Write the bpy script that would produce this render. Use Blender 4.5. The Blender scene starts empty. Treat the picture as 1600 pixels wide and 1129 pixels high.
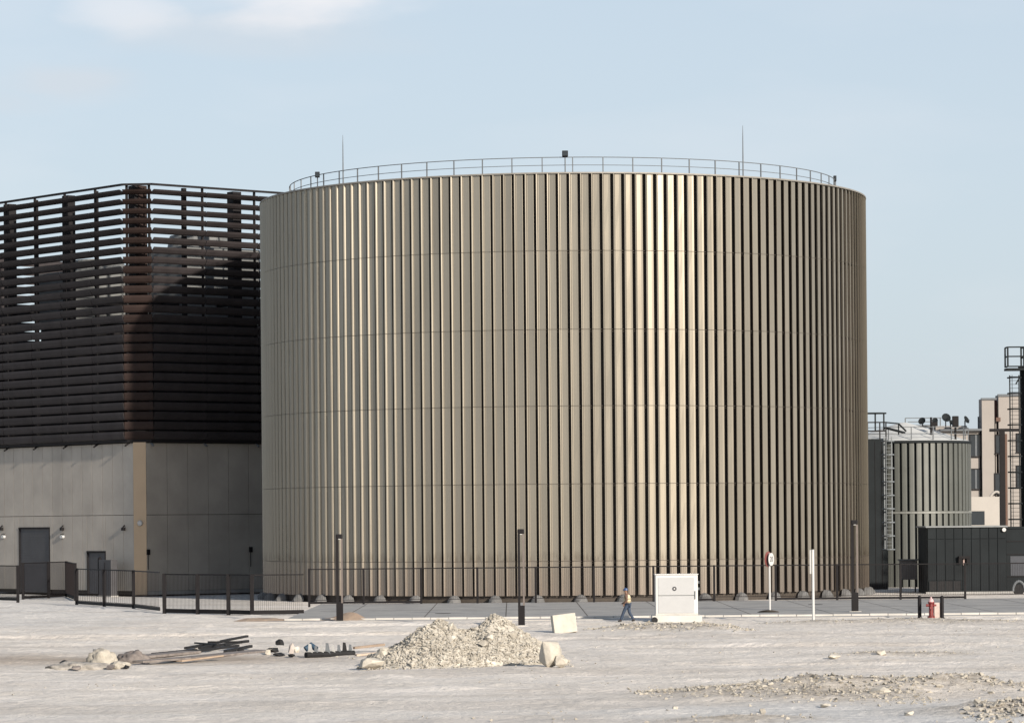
import bpy, bmesh, math, random
import numpy as np
from mathutils import Vector, Matrix
R = math.radians
PI = math.pi
scn = bpy.context.scene
col = scn.collection

# ------------------------------------------------------------------ camera
F = 5240.0            # focal length in photo pixels (1600 wide)
CAMZ = 5.3
ROLL = R(0.5)
CX, CY = 800.0, 815.0
cam = bpy.data.cameras.new('camera')
co = bpy.data.objects.new('camera', cam)
col.objects.link(co)
cam.sensor_width = 36.0
cam.lens = 36.0 * F / 1600.0
cam.shift_y = (CY - 564.5) / 1600.0
cam.clip_start = 1.0
cam.clip_end = 9000.0
co.matrix_world = Matrix.Translation((0, 0, CAMZ)) @ Matrix.Rotation(R(90), 4, 'X') @ Matrix.Rotation(-ROLL, 4, 'Z')
scn.camera = co

# ------------------------------------------------------------------ sky, sun, exposure
SUN_PHI, SUN_EL = R(56.5), R(19.5)      # towards the sun: (cos phi, -sin phi)
sdir = Vector((math.cos(SUN_PHI) * math.cos(SUN_EL), -math.sin(SUN_PHI) * math.cos(SUN_EL), math.sin(SUN_EL)))
world = bpy.data.worlds.new('World')
scn.world = world
world.use_nodes = True
wn, wl = world.node_tree.nodes, world.node_tree.links
bg = wn['Background']
sky = wn.new('ShaderNodeTexSky')
sky.sky_type = 'NISHITA'
sky.sun_disc = False
sky.sun_elevation = SUN_EL
sky.sun_rotation = math.atan2(sdir.x, sdir.y)
sky.altitude = 0
sky.air_density = 1.0
sky.dust_density = 1.6
sky.ozone_density = 2.0
bg.inputs['Strength'].default_value = 0.088
tc = wn.new('ShaderNodeTexCoord')
def wmath(op, a, b=None):
    q = wn.new('ShaderNodeMath'); q.operation = op
    for k, v in enumerate((a, b)):
        if v is None: continue
        if isinstance(v, (int, float)): q.inputs[k].default_value = v
        else: wl.new(v, q.inputs[k])
    return q.outputs[0]
sep = wn.new('ShaderNodeSeparateXYZ'); wl.new(tc.outputs['Generated'], sep.inputs[0])
def wnoise(sc, loc, st):
    m_ = wn.new('ShaderNodeMapping'); m_.inputs['Scale'].default_value = st; m_.inputs['Location'].default_value = loc
    t_ = wn.new('ShaderNodeTexNoise'); t_.inputs['Scale'].default_value = sc; t_.inputs['Detail'].default_value = 5; t_.inputs['Roughness'].default_value = 0.5
    wl.new(tc.outputs['Generated'], m_.inputs[0]); wl.new(m_.outputs[0], t_.inputs[0]); return t_.outputs[0]
ragged = wnoise(26.0, (0.3, 0, 0.1), (1, 1, 3))
def bank(az, el, ra, re_, amt):      # one soft cloud bank at azimuth / elevation (radians off the +Y axis)
    dx = wmath('DIVIDE', wmath('SUBTRACT', sep.outputs[0], az), ra)
    dz = wmath('DIVIDE', wmath('SUBTRACT', sep.outputs[2], el), re_)
    d = wmath('SQRT', wmath('ADD', wmath('MULTIPLY', dx, dx), wmath('MULTIPLY', dz, dz)))
    d = wmath('ADD', d, wmath('MULTIPLY', wmath('SUBTRACT', ragged, 0.5), 1.5))
    r_ = wn.new('ShaderNodeMapRange'); r_.interpolation_type = 'SMOOTHSTEP'
    r_.inputs[1].default_value = 0.1; r_.inputs[2].default_value = 1.1; r_.inputs[3].default_value = amt; r_.inputs[4].default_value = 0
    wl.new(d, r_.inputs[0]); front = wn.new('ShaderNodeMath'); front.operation = 'GREATER_THAN'; front.inputs[1].default_value = 0
    wl.new(sep.outputs[1], front.inputs[0]); return wmath('MULTIPLY', r_.outputs[0], front.outputs[0])
veil = wn.new('ShaderNodeMapRange'); veil.inputs[1].default_value = 0.5; veil.inputs[2].default_value = 0.75; veil.inputs[4].default_value = 0.25
wl.new(wnoise(1.0, (1.3, 0, 0.35), (5, 5, 18)), veil.inputs[0])
cloud = veil.outputs[0]
for a_ in ((-0.056, 0.158, 0.045, 0.014, 0.8), (-0.112, 0.151, 0.022, 0.008, 0.45), (-0.075, 0.156, 0.03, 0.008, 0.4), (-0.16, 0.170, 0.05, 0.01, 0.3)):
    cloud = wmath('MAXIMUM', cloud, bank(*a_))
shade = None
for a_ in ((-0.127, 0.130, 0.024, 0.007, 0.55), (-0.07, 0.145, 0.06, 0.008, 0.40), (-0.15, 0.124, 0.02, 0.005, 0.3)):
    b_ = bank(*a_); shade = b_ if shade is None else wmath('MAXIMUM', shade, b_)
hz = wn.new('ShaderNodeMixRGB')
hz.inputs['Fac'].default_value = 0.72
hz.inputs['Color2'].default_value = (5.15, 5.85, 6.6, 1)
mx = wn.new('ShaderNodeMixRGB')
mx.inputs['Color2'].default_value = (7.4, 7.2, 7.3, 1)
wl.new(sky.outputs[0], hz.inputs['Color1'])
gs = wn.new('ShaderNodeMixRGB'); gs.inputs['Color2'].default_value = (5.3, 5.6, 6.0, 1)
wl.new(hz.outputs[0], gs.inputs['Color1']); wl.new(shade, gs.inputs['Fac'])
wl.new(gs.outputs[0], mx.inputs['Color1'])
wl.new(cloud, mx.inputs['Fac'])
sx_ = wn.new('ShaderNodeSeparateXYZ'); wl.new(tc.outputs['Generated'], sx_.inputs[0])
fz = wn.new('ShaderNodeMapRange'); fz.inputs[1].default_value = 0.12; fz.inputs[2].default_value = 0.75
fz.inputs[3].default_value = 0.74; fz.inputs[4].default_value = 0.10
wl.new(sx_.outputs[2], fz.inputs[0]); wl.new(fz.outputs[0], hz.inputs['Fac'])
wl.new(mx.outputs[0], bg.inputs['Color'])
sl = bpy.data.lights.new('sun', 'SUN')
sl.energy = 5.0
sl.angle = R(1.2)
sl.color = (1.0, 0.90, 0.78)
so = bpy.data.objects.new('sun', sl)
so.rotation_euler = (-sdir).to_track_quat('-Z', 'Y').to_euler()
so.location = (60, -60, 90)
col.objects.link(so)
scn.view_settings.view_transform = 'Standard'
scn.view_settings.look = 'None'
scn.view_settings.gamma = 1
scn.view_settings.use_curve_mapping = False
scn.view_settings.exposure = 0.55
scn.render.engine = 'CYCLES'
scn.cycles.max_bounces = 6

# ------------------------------------------------------------------ photo pixel -> world
cR, sR = math.cos(ROLL), math.sin(ROLL)
def unroll(px, py):
    u, v = px - CX, CY - py
    return u * cR + v * sR, -u * sR + v * cR
def P(px, py, Y):
    u, v = unroll(px, py)
    return Vector((u * Y / F, Y, CAMZ + v * Y / F))
def G(px, py, z=0.0):
    u, v = unroll(px, py)
    Y = (CAMZ - z) * F / (-v)
    return Vector((u * Y / F, Y, z))

# ------------------------------------------------------------------ materials
def mat(name, color, rough=0.7, metal=0.0, var=0.15, scale=3.0, bump=0.0, bscale=20.0, color2=None,
        stretch=(1, 1, 1), rnd=0.0, coat=0.0, aniso=0.0, vz=0.0, spec=0.5, detail=6.0):
    m = bpy.data.materials.new(name)
    m.use_nodes = True
    n, l = m.node_tree.nodes, m.node_tree.links
    b = n['Principled BSDF']
    b.inputs['Roughness'].default_value = rough
    b.inputs['Metallic'].default_value = metal
    b.inputs['Coat Weight'].default_value = coat
    b.inputs['Specular IOR Level'].default_value = spec
    geo = n.new('ShaderNodeNewGeometry')
    mpn = n.new('ShaderNodeMapping')
    mpn.inputs['Scale'].default_value = stretch
    l.new(geo.outputs['Position'], mpn.inputs['Vector'])
    t = n.new('ShaderNodeTexNoise')
    t.inputs['Scale'].default_value = scale
    t.inputs['Detail'].default_value = detail
    t.inputs['Roughness'].default_value = 0.6
    l.new(mpn.outputs[0], t.inputs['Vector'])
    r = n.new('ShaderNodeValToRGB')
    r.color_ramp.elements[0].position = 0.3
    r.color_ramp.elements[1].position = 0.7
    c2 = color2 or tuple(min(1, c * (1 + var)) for c in color)
    c1 = color if color2 else tuple(c * (1 - var) for c in color)
    r.color_ramp.elements[0].color = (*c1, 1)
    r.color_ramp.elements[1].color = (*c2, 1)
    l.new(t.outputs[0], r.inputs[0])
    out = r.outputs[0]
    if rnd > 0:
        oi = n.new('ShaderNodeObjectInfo')
        mr = n.new('ShaderNodeMapRange')
        mr.inputs['To Min'].default_value = 1 - rnd
        mr.inputs['To Max'].default_value = 1 + rnd
        l.new(oi.outputs['Random'], mr.inputs['Value'])
        h = n.new('ShaderNodeHueSaturation')
        l.new(mr.outputs[0], h.inputs['Value'])
        l.new(out, h.inputs['Color'])
        out = h.outputs[0]
    l.new(out, b.inputs['Base Color'])
    if bump > 0:
        t2 = n.new('ShaderNodeTexNoise')
        t2.inputs['Scale'].default_value = bscale
        t2.inputs['Detail'].default_value = 5
        l.new(mpn.outputs[0], t2.inputs['Vector'])
        bp = n.new('ShaderNodeBump')
        bp.inputs['Strength'].default_value = bump
        bp.inputs['Distance'].default_value = 0.05
        l.new(t2.outputs[0], bp.inputs['Height'])
        l.new(bp.outputs[0], b.inputs['Normal'])
    if aniso > 0:
        tg = n.new('ShaderNodeTangent')
        tg.direction_type = 'RADIAL'
        tg.axis = 'Z'
        b.inputs['Anisotropic'].default_value = aniso
        l.new(tg.outputs[0], b.inputs['Tangent'])
    m['out'] = 1
    return m

M = {}
M['clad'] = mat('bronze_metal_paint', (0.262, 0.238, 0.196), 0.25, 0.60, 0.08, 0.5, rnd=0.08, stretch=(1.2, 1.2, 0.12), bump=0.10, bscale=0.9)
M['groove'] = mat('dark_backing', (0.040, 0.032, 0.025), 0.8, 0, 0.2)
M['concrete'] = mat('concrete', (0.19, 0.19, 0.19), 0.9, 0, 0.4, 0.5, color2=(0.32, 0.315, 0.30), bump=0.3, bscale=8)
M['pale_concrete'] = mat('pale_concrete', (0.40, 0.385, 0.36), 0.9, 0, 0.25, 0.5, bump=0.3, bscale=10)
M['galv'] = mat('galvanised_steel', (0.11, 0.12, 0.13), 0.6, 0.0, 0.1, 4, spec=0.2)
M['black'] = mat('black_powder_coat', (0.009, 0.008, 0.009), 0.6, 0, 0.2, 4, spec=0.15)
M['wall'] = mat('wall_panel_paint', (0.325, 0.297, 0.262), 0.6, 0.05, 0.14, 0.35, rnd=0.03, bump=0.05, bscale=2)
M['corner'] = mat('corner_sunlit_tan', (0.44, 0.325, 0.215), 0.5, 0.0, 0.05, 0.5)  # wall tone warmed and lightened, sunlight on the chamfer put into the colour
M['louvre'] = mat('louvre_brown', (0.030, 0.026, 0.027), 0.6, 0.0, 0.2, 0.8, rnd=0.15, spec=0.15)
M['louvre_corner'] = mat('louvre_sunlit_red', (0.028, 0.019, 0.017), 0.6, 0.0, 0.2, 0.8, rnd=0.15, spec=0.1)  # reddish sunlight on the corner blades put into the louvre colour
M['steel'] = mat('dark_steel_frame', (0.013, 0.012, 0.013), 0.7, 0, 0.2, 1.0, spec=0.15)
M['towercase'] = mat('cooling_tower_casing', (0.12, 0.125, 0.125), 0.6, 0, 0.12, 0.8)
M['door'] = mat('dark_grey_door', (0.045, 0.045, 0.05), 0.55, 0.1, 0.15, 1.0)
M['white'] = mat('white_paint', (0.44, 0.44, 0.43), 0.5, 0, 0.05, 2)
M['white_rim'] = mat('white_frame_paint', (0.47, 0.47, 0.46), 0.5, 0, 0.03, 2)
M['greendark'] = mat('grey_green_metal', (0.085, 0.09, 0.082), 0.5, 0.2, 0.1, 0.6, rnd=0.06)
M['bluedark'] = mat('dark_slate_metal', (0.014, 0.017, 0.019), 0.7, 0.0, 0.15, 0.6, rnd=0.06, spec=0.1)
M['beige'] = mat('beige_render', (0.25, 0.23, 0.212), 0.85, 0, 0.06, 0.4)
M['beige_light'] = mat('pale_render', (0.33, 0.31, 0.285), 0.85, 0, 0.05, 0.4)
M['glass'] = mat('dark_window_glass', (0.02, 0.025, 0.03), 0.12, 0, 0.1, 2)
M['stone'] = mat('limestone', (0.27, 0.245, 0.205), 0.92, 0, 0.2, 2.5, color2=(0.50, 0.47, 0.41), bump=0.5, bscale=9, rnd=0.2)
M['stone_pale'] = mat('pale_limestone', (0.36, 0.33, 0.28), 0.92, 0, 0.2, 2.5, color2=(0.47, 0.44, 0.38), bump=0.5, bscale=9)
M['rubble'] = mat('rubble_fines', (0.34, 0.315, 0.27), 0.95, 0, 0.2, 2.0, color2=(0.50, 0.47, 0.41), bump=0.9, bscale=6)
M['soil'] = mat('red_brown_soil', (0.21, 0.15, 0.11), 0.95, 0, 0.2, 0.7, color2=(0.36, 0.28, 0.21), bump=0.8, bscale=5)
M['timber'] = mat('weathered_timber', (0.10, 0.085, 0.078), 0.85, 0, 0.3, 3, color2=(0.21, 0.185, 0.17))
M['darkjunk'] = mat('dark_scrap', (0.015, 0.015, 0.016), 0.7, 0, 0.3, 5, spec=0.2)
M['canvas'] = mat('pale_sacking', (0.33, 0.305, 0.26), 0.9, 0, 0.25, 4, bump=0.4)
M['red'] = mat('red_paint', (0.14, 0.014, 0.014), 0.5, 0, 0.2, 5)
M['skin'] = mat('skin', (0.16, 0.085, 0.055), 0.6, 0, 0.05)
M['denim'] = mat('blue_work_trousers', (0.03, 0.045, 0.075), 0.9, 0, 0.2, 8)
M['vest'] = mat('pale_yellow_vest', (0.48, 0.43, 0.30), 0.8, 0, 0.08, 8)
M['shirt'] = mat('brown_work_shirt', (0.10, 0.06, 0.045), 0.9, 0, 0.1, 8)
M['tape'] = mat('reflective_tape', (0.33, 0.26, 0.16), 0.4, 0.2, 0.05)
M['helmet'] = mat('blue_helmet', (0.03, 0.06, 0.14), 0.35, 0, 0.05)
M['boot'] = mat('dark_boots', (0.025, 0.022, 0.02), 0.7, 0, 0.1)
M['signred'] = mat('faded_red_rim', (0.16, 0.05, 0.045), 0.5, 0, 0.1)
M['print'] = mat('black_print', (0.04, 0.04, 0.045), 0.6, 0, 0.1)
M['roofwhite'] = mat('white_roof_sheet', (0.46, 0.47, 0.46), 0.6, 0, 0.06, 1)
M['blue'] = mat('blue_plastic', (0.02, 0.05, 0.085), 0.7, 0, 0.1)

# cladding: dust and run marks at the lowest seam, dusty foot
def weather_clad(m):
    n, l = m.node_tree.nodes, m.node_tree.links
    b = n['Principled BSDF']
    src = b.inputs['Base Color'].links[0].from_socket
    geo = n.new('ShaderNodeNewGeometry')
    sp = n.new('ShaderNodeSeparateXYZ')
    l.new(geo.outputs['Position'], sp.inputs[0])
    mp2 = n.new('ShaderNodeMapping'); mp2.inputs['Scale'].default_value = (3.2, 3.2, 0.5)
    l.new(geo.outputs['Position'], mp2.inputs[0])
    t = n.new('ShaderNodeTexNoise'); t.inputs['Scale'].default_value = 1.6; t.inputs['Detail'].default_value = 3
    l.new(mp2.outputs[0], t.inputs[0])
    def rng(sock, a, bb, c, d):
        r = n.new('ShaderNodeMapRange'); r.inputs[1].default_value = a; r.inputs[2].default_value = bb
        r.inputs[3].default_value = c; r.inputs[4].default_value = d; l.new(sock, r.inputs[0]); return r.outputs[0]
    def mth(op, a, bb):
        q = n.new('ShaderNodeMath'); q.operation = op
        for i, s in enumerate((a, bb)):
            if isinstance(s, (int, float)): q.inputs[i].default_value = s
            else: l.new(s, q.inputs[i])
        return q.outputs[0]
    nzv = rng(t.outputs[0], 0.42, 0.62, 0, 1)
    seam = mth('MULTIPLY', rng(sp.outputs[2], 2.45, 2.62, 0, 1), rng(sp.outputs[2], 2.7, 3.3, 1, 0))
    fac = mth('MULTIPLY', mth('MULTIPLY', seam, nzv), 0.5)
    mxn = n.new('ShaderNodeMixRGB'); mxn.inputs['Color2'].default_value = (0.10, 0.08, 0.06, 1)
    l.new(src, mxn.inputs['Color1']); l.new(fac, mxn.inputs['Fac'])
    low = mth('MULTIPLY', rng(sp.outputs[2], 0.0, 2.6, 1, 0.35), rng(sp.outputs[2], 2.55, 2.65, 0.55, 0))
    m3 = n.new('ShaderNodeMixRGB'); m3.inputs['Color2'].default_value = (0.22, 0.175, 0.155, 1)
    l.new(mxn.outputs[0], m3.inputs['Color1']); l.new(low, m3.inputs['Fac'])
    l.new(m3.outputs[0], b.inputs['Base Color'])
weather_clad(M['clad'])

# ------------------------------------------------------------------ mesh helpers
class MB:
    def __init__(s): s.v = []; s.f = []
    def add(s, vs, fs):
        o = len(s.v); s.v += [tuple(v) for v in vs]; s.f += [tuple(i + o for i in f) for f in fs]; return s
    def box(s, x0, x1, y0, y1, z0, z1, m=None):
        vs = [Vector((x, y, z)) for z in (z0, z1) for y in (y0, y1) for x in (x0, x1)]
        if m is not None: vs = [m @ v for v in vs]
        return s.add(vs, [(0, 2, 3, 1), (4, 5, 7, 6), (0, 1, 5, 4), (2, 6, 7, 3), (0, 4, 6, 2), (1, 3, 7, 5)])
    def bar(s, a, b, w, h=None, up=Vector((0, 0, 1))):
        a, b = Vector(a), Vector(b); d = (b - a).normalized(); h = h or w
        if abs(d.dot(up)) > 0.99: up = Vector((1, 0, 0))
        sx = d.cross(up).normalized(); sy = sx.cross(d)
        vs = [p + sx * i * w / 2 + sy * j * h / 2 for p in (a, b) for i, j in ((-1, -1), (1, -1), (1, 1), (-1, 1))]
        return s.add(vs, [(3, 2, 1, 0), (4, 5, 6, 7), (0, 1, 5, 4), (1, 2, 6, 5), (2, 3, 7, 6), (3, 0, 4, 7)])
    def tube(s, pts, r, n=8, closed=False):
        pts = [Vector(p) for p in pts]; rs = r if isinstance(r, (list, tuple)) else [r] * len(pts)
        vs = []; k = len(pts); prev = None
        for i, p in enumerate(pts):
            d = (pts[(i + 1) % k] - pts[i - 1]) if closed else (pts[min(i + 1, k - 1)] - pts[max(i - 1, 0)])
            d.normalize(); up = Vector((0, 0, 1)) if abs(d.z) < 0.95 else Vector((1, 0, 0))
            sx = d.cross(up).normalized()
            if prev is not None and sx.dot(prev) < 0: sx = -sx
            prev = sx; sy = sx.cross(d)
            vs += [p + (sx * math.cos(2 * PI * j / n) + sy * math.sin(2 * PI * j / n)) * rs[i] for j in range(n)]
        fs = []
        for i in range(k if closed else k - 1):
            a, b = i * n, ((i + 1) % k) * n
            fs += [(a + j, a + (j + 1) % n, b + (j + 1) % n, b + j) for j in range(n)]
        if not closed: fs += [tuple(range(n)), tuple(range((k - 1) * n, k * n))[::-1]]
        return s.add(vs, fs)
    def cyl(s, x, y, z0, z1, r, r2=None, n=16, m=None):
        r2 = r if r2 is None else r2
        vs = [Vector((x + rr * math.cos(2 * PI * j / n), y + rr * math.sin(2 * PI * j / n), z)) for z, rr in ((z0, r), (z1, r2)) for j in range(n)]
        if m is not None: vs = [m @ v for v in vs]
        return s.add(vs, [(j, (j + 1) % n, n + (j + 1) % n, n + j) for j in range(n)] + [tuple(range(n))[::-1], tuple(range(n, 2 * n))])
    def prism(s, poly, z0, z1):
        n = len(poly)
        vs = [(x, y, z0) for x, y in poly] + [(x, y, z1) for x, y in poly]
        return s.add(vs, [(j, (j + 1) % n, n + (j + 1) % n, n + j) for j in range(n)] + [tuple(range(n))[::-1], tuple(range(n, 2 * n))])
    def mesh(s, name, m, smooth=False, bevel=0):
        me = bpy.data.meshes.new(name); me.from_pydata(s.v, [], s.f)
        if bevel:
            bm = bmesh.new(); bm.from_mesh(me)
            bmesh.ops.bevel(bm, geom=[e for e in bm.edges], offset=bevel, segments=2, affect='EDGES', profile=0.6)
            bm.to_mesh(me); bm.free()
        me.materials.append(m); me.update()
        if smooth:
            for p in me.polygons: p.use_smooth = True
        return me
    def build(s, name, m, parent=None, smooth=False, bevel=0, loc=None):
        return link(name, s.mesh(name, m, smooth, bevel), parent, loc)
def link(name, me, parent=None, loc=None, rz=0):
    o = bpy.data.objects.new(name, me); col.objects.link(o)
    if parent: o.parent = parent
    if loc is not None: o.location = loc
    if rz: o.rotation_euler.z = rz
    return o
def tag(o, label=None, cat=None, group=None, kind=None):
    if label: o['label'] = label
    if cat: o['category'] = cat
    if group: o['group'] = group
    if kind: o['kind'] = kind
    return o
def thing(name, loc, label, cat, group=None, rz=0):
    o = bpy.data.objects.new(name, None); o.empty_display_size = 0.3; col.objects.link(o)
    o.location = loc; o.rotation_euler.z = rz
    return tag(o, label, cat, group)
def copy_tree(o, parent=None):
    c = o.copy(); col.objects.link(c)
    if parent: c.parent = parent
    for ch in list(o.children): copy_tree(ch, c)
    return c
def hull(seed, sx, sy, sz, n=14, blocky=0.0):
    rg = random.Random(seed); bm = bmesh.new()
    for i in range(n):
        v = Vector((rg.gauss(0, 1), rg.gauss(0, 1), rg.gauss(0, 1))).normalized()
        if blocky:
            mxx = max(abs(v.x), abs(v.y), abs(v.z)); v = v.lerp(v / mxx, blocky)
        v *= rg.uniform(0.85, 1.1)
        bm.verts.new((v.x * sx / 2, v.y * sy / 2, v.z * sz / 2))
    bmesh.ops.convex_hull(bm, input=bm.verts)
    bmesh.ops.delete(bm, geom=[v for v in bm.verts if not v.link_faces], context='VERTS')
    bm.verts.index_update()
    vs = [v.co.copy() for v in bm.verts]; fs = [tuple(x.index for x in f.verts) for f in bm.faces]
    bm.free(); return vs, fs

# ------------------------------------------------------------------ numpy value noise
def _hash(ix, iy, s):
    h = (ix * 374761393 + iy * 668265263 + s * 974634777) & 0xffffffff
    h = ((h ^ (h >> 13)) * 1274126177) & 0xffffffff
    return ((h ^ (h >> 16)) & 0xffff) / 65535.0
def vnoise(x, y, s=0):
    x = np.asarray(x, float); y = np.asarray(y, float)
    ix = np.floor(x).astype(np.int64); iy = np.floor(y).astype(np.int64)
    fx = x - ix; fy = y - iy; fx = fx * fx * (3 - 2 * fx); fy = fy * fy * (3 - 2 * fy)
    a = _hash(ix, iy, s); b = _hash(ix + 1, iy, s); c = _hash(ix, iy + 1, s); d = _hash(ix + 1, iy + 1, s)
    return (a * (1 - fx) + b * fx) * (1 - fy) + (c * (1 - fx) + d * fx) * fy
def fbm(x, y, s=0, o=4):
    t = 0; a = 0.5
    for i in range(o):
        t = t + a * vnoise(x * 2 ** i, y * 2 ** i, s + i); a *= 0.5
    return t
def sst(x, a, b):
    t = np.clip((x - a) / (b - a), 0, 1); return t * t * (3 - 2 * t)

# ------------------------------------------------------------------ key places
TC = Vector((83.0 * 260 / F + 0.0, 260.0, 0)); TR = 23.4
TC.x = P(883, 815, 260).x
YARD = -0.45
fxs = np.array([-400, G(0, 938).x, G(120, 944).x, G(208, 949).x, G(255, 957).x, G(480, 960).x, G(481, 947).x, 400])
fys = np.array([236, 236, G(120, 944).y, G(208, 949).y, G(255, 957).y, G(480, 960).y, 216.0, 216.0])
PAVF = 183.5
def terrain(x, y):
    x = np.asarray(x, float); y = np.asarray(y, float)
    fy = np.interp(x, fxs, fys)
    near = 1 - sst(y, fy - 4, fy - 1)
    h = (fbm(x * 0.09, y * 0.16, 3, 3) - 0.45) * 0.28 + (fbm(x * 0.5, y * 0.9, 9, 4) - 0.47) * 0.10 + (fbm(x * 2.2, y * 2.6, 21, 2) - 0.37) * 0.05 + np.maximum(fbm(x * 0.5, y * 0.5, 27, 4) - 0.55, 0) * 0.35
    # wheel ruts running across the view
    for yy, am, w in ((158.0, 0.10, 0.8), (163.5, 0.08, 0.6), (141.0, 0.09, 0.9), (136.0, 0.05, 0.6), (108.0, 0.05, 0.8), (172.0, 0.09, 0.7), (169.5, 0.06, 0.5), (151.0, 0.06, 0.6), (129.0, 0.07, 0.7), (121.0, 0.06, 0.5), (99.0, 0.05, 0.5), (95.0, 0.04, 0.5)):
        yc = yy + 2.2 * np.sin(x * 0.07 + yy) + x * 0.06
        am = am * sst(fbm(x * 0.10 + yy, y * 0.05, int(yy), 3), 0.35, 0.6) * 1.2
        h = h - am * np.exp(-((y - yc) / w) ** 2) + am * 0.8 * np.exp(-((y - yc - 1.6 * w) / (0.6 * w)) ** 2)
    h = h * near
    def ridge(ax, ay, bx, by, w, am, s):
        dx, dy = bx - ax, by - ay; L = math.hypot(dx, dy)
        t = ((x - ax) * dx + (y - ay) * dy) / L; d = (-(x - ax) * dy + (y - ay) * dx) / L
        e = sst(t, -0.5, 2.5) * (1 - sst(t, L - 2.5, L + 0.5))
        lump = 0.30 + 0.8 * fbm(x * 0.8, y * 0.8, s, 3) + 0.7 * (fbm(x * 2.4, y * 2.4, s + 3, 2) - 0.37)
        return am * e * np.exp(-(d / w) ** 2) * lump
    for (p1, p2, w, am, s) in RIDGES:
        a, b = G(*p1), G(*p2); h = h + ridge(a.x, a.y, b.x, b.y, w, am, s)
    # roadway strip is level; ground behind the fences is lower
    pv = sst(x, G(480, 955).x - 1, G(480, 955).x + 1) * sst(y, PAVF - 1.2, PAVF - 0.2)
    h = h * (1 - pv) - 0.10 * pv
    h = h * (1 - sst(y, fy + 0.2, fy + 1.0)) + (YARD) * sst(y, fy + 0.3, fy + 4)
    return h
RIDGES = [((925, 982), (1165, 984), 1.6, 0.42, 5), ((1285, 1024), (1535, 1020), 1.0, 0.16, 6),
          ((1150, 1080), (1640, 1074), 2.0, 0.55, 7), ((1000, 1084), (1450, 1088), 2.6, 0.3, 8),
          ((1020, 1124), (1290, 1121), 1.0, 0.22, 12), ((1530, 1120), (1640, 1105), 2.2, 0.45, 13), ((1180, 973), (1600, 972), 1.2, 0.20, 14)]
def gz(x, y): return float(terrain(np.array([x]), np.array([y]))[0])
def onground(px, py):
    p = G(px, py)
    for _ in range(4): p = G(px, py, gz(p.x, p.y))
    return p

# ================================================================== SETTING: ground
def axis(fine0, fine1, step, lo, hi):
    a = list(np.arange(fine0, fine1, step)); s = step; v = fine0
    left = []
    while v > lo: s *= 1.35; v -= s; left.append(v)
    right = []; s = step; v = a[-1]
    while v < hi: s *= 1.35; v += s; right.append(v)
    return np.array(left[::-1] + a + right)
gx = axis(-46, 46, 0.30, -4000, 4000)
gy = axis(84, 238, 0.34, -1200, 7000)
GX, GY = np.meshgrid(gx, gy)
GZ = terrain(GX, GY)
far = sst(np.hypot(GX, GY - 150), 400, 900)
GZ = GZ * (1 - far)
# pit left of the pipes
pit = G(208, 1031); GZ = GZ - 0.35 * np.exp(-((GX - pit.x) / 1.3) ** 2 - ((GY - pit.y) / 1.2) ** 2)
nxx, nyy = len(gx), len(gy)
me = bpy.data.meshes.new('ground')
idx = np.arange(nxx * nyy).reshape(nyy, nxx)
quads = np.stack([idx[:-1, :-1], idx[:-1, 1:], idx[1:, 1:], idx[1:, :-1]], -1).reshape(-1, 4)
me.vertices.add(nxx * nyy)
me.vertices.foreach_set('co', np.stack([GX, GY, GZ], -1).ravel())
me.loops.add(len(quads) * 4); me.loops.foreach_set('vertex_index', quads.ravel().astype(np.int32))
me.polygons.add(len(quads)); me.polygons.foreach_set('loop_start', np.arange(0, len(quads) * 4, 4, dtype=np.int32))
me.polygons.foreach_set('loop_total', np.full(len(quads), 4, np.int32))
me.update(calc_edges=True)
# soil kinds: R grey compacted dust, G brown soil, B loose gravel
ug = GX * F / np.maximum(GY, 1)   # bearing, only used to lay the soil patches out
grey = sst(-GX, 14, 24) * sst(GY, 168, 186) * 0.9 + 0.75 * sst(GX, 0, 8) * (1 - sst(GY, 92, 100)) + 0.6 * (1 - sst(GY, 92, 104)) + 0.35 * sst(GX, 14, 25) * sst(GY, 118, 128) * (1 - sst(GY, 138, 150))
grey = np.clip(grey * 0.75 + (fbm(GX * 0.11, GY * 0.16, 31, 5) - 0.52) * 0.6, 0, 1)
b1 = G(60, 1030)
brown = np.exp(-((GX - b1.x) / 11) ** 2 - ((GY - b1.y) / 5.5) ** 2) * 0.8 + np.exp(-((GX - pit.x - 3) / 5) ** 2 - ((GY - pit.y) / 2.2) ** 2) * 0.8
brown = np.clip(brown * (0.5 + fbm(GX * 0.2, GY * 0.5, 41, 4)) + sst(fbm(GX * 0.10, GY * 0.28, 45, 5), 0.5, 0.66) * 0.22, 0, 1)
gravel = np.zeros_like(GX)
for (p1, p2, w, am, s) in RIDGES:
    a, b = G(*p1), G(*p2); dx, dy = b.x - a.x, b.y - a.y; L = math.hypot(dx, dy)
    t = ((GX - a.x) * dx + (GY - a.y) * dy) / L; d = (-(GX - a.x) * dy + (GY - a.y) * dx) / L
    gravel = np.maximum(gravel, sst(t, -1, 2) * (1 - sst(t, L - 2, L + 1)) * np.exp(-(d / (w * 1.3)) ** 2))
ca = me.color_attributes.new('soil_kind', 'FLOAT_COLOR', 'POINT')
ca.data.foreach_set('color', np.stack([grey, brown, gravel, np.ones_like(grey)], -1).ravel().astype(np.float32))
gm = bpy.data.materials.new('desert_ground'); gm.use_nodes = True
n, l = gm.node_tree.nodes, gm.node_tree.links
b = n['Principled BSDF']; b.inputs['Roughness'].default_value = 0.95; b.inputs['Specular IOR Level'].default_value = 0.15
at = n.new('ShaderNodeVertexColor'); at.layer_name = 'soil_kind'
sp = n.new('ShaderNodeSeparateColor'); l.new(at.outputs[0], sp.inputs[0])
geo = n.new('ShaderNodeNewGeometry')
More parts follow.
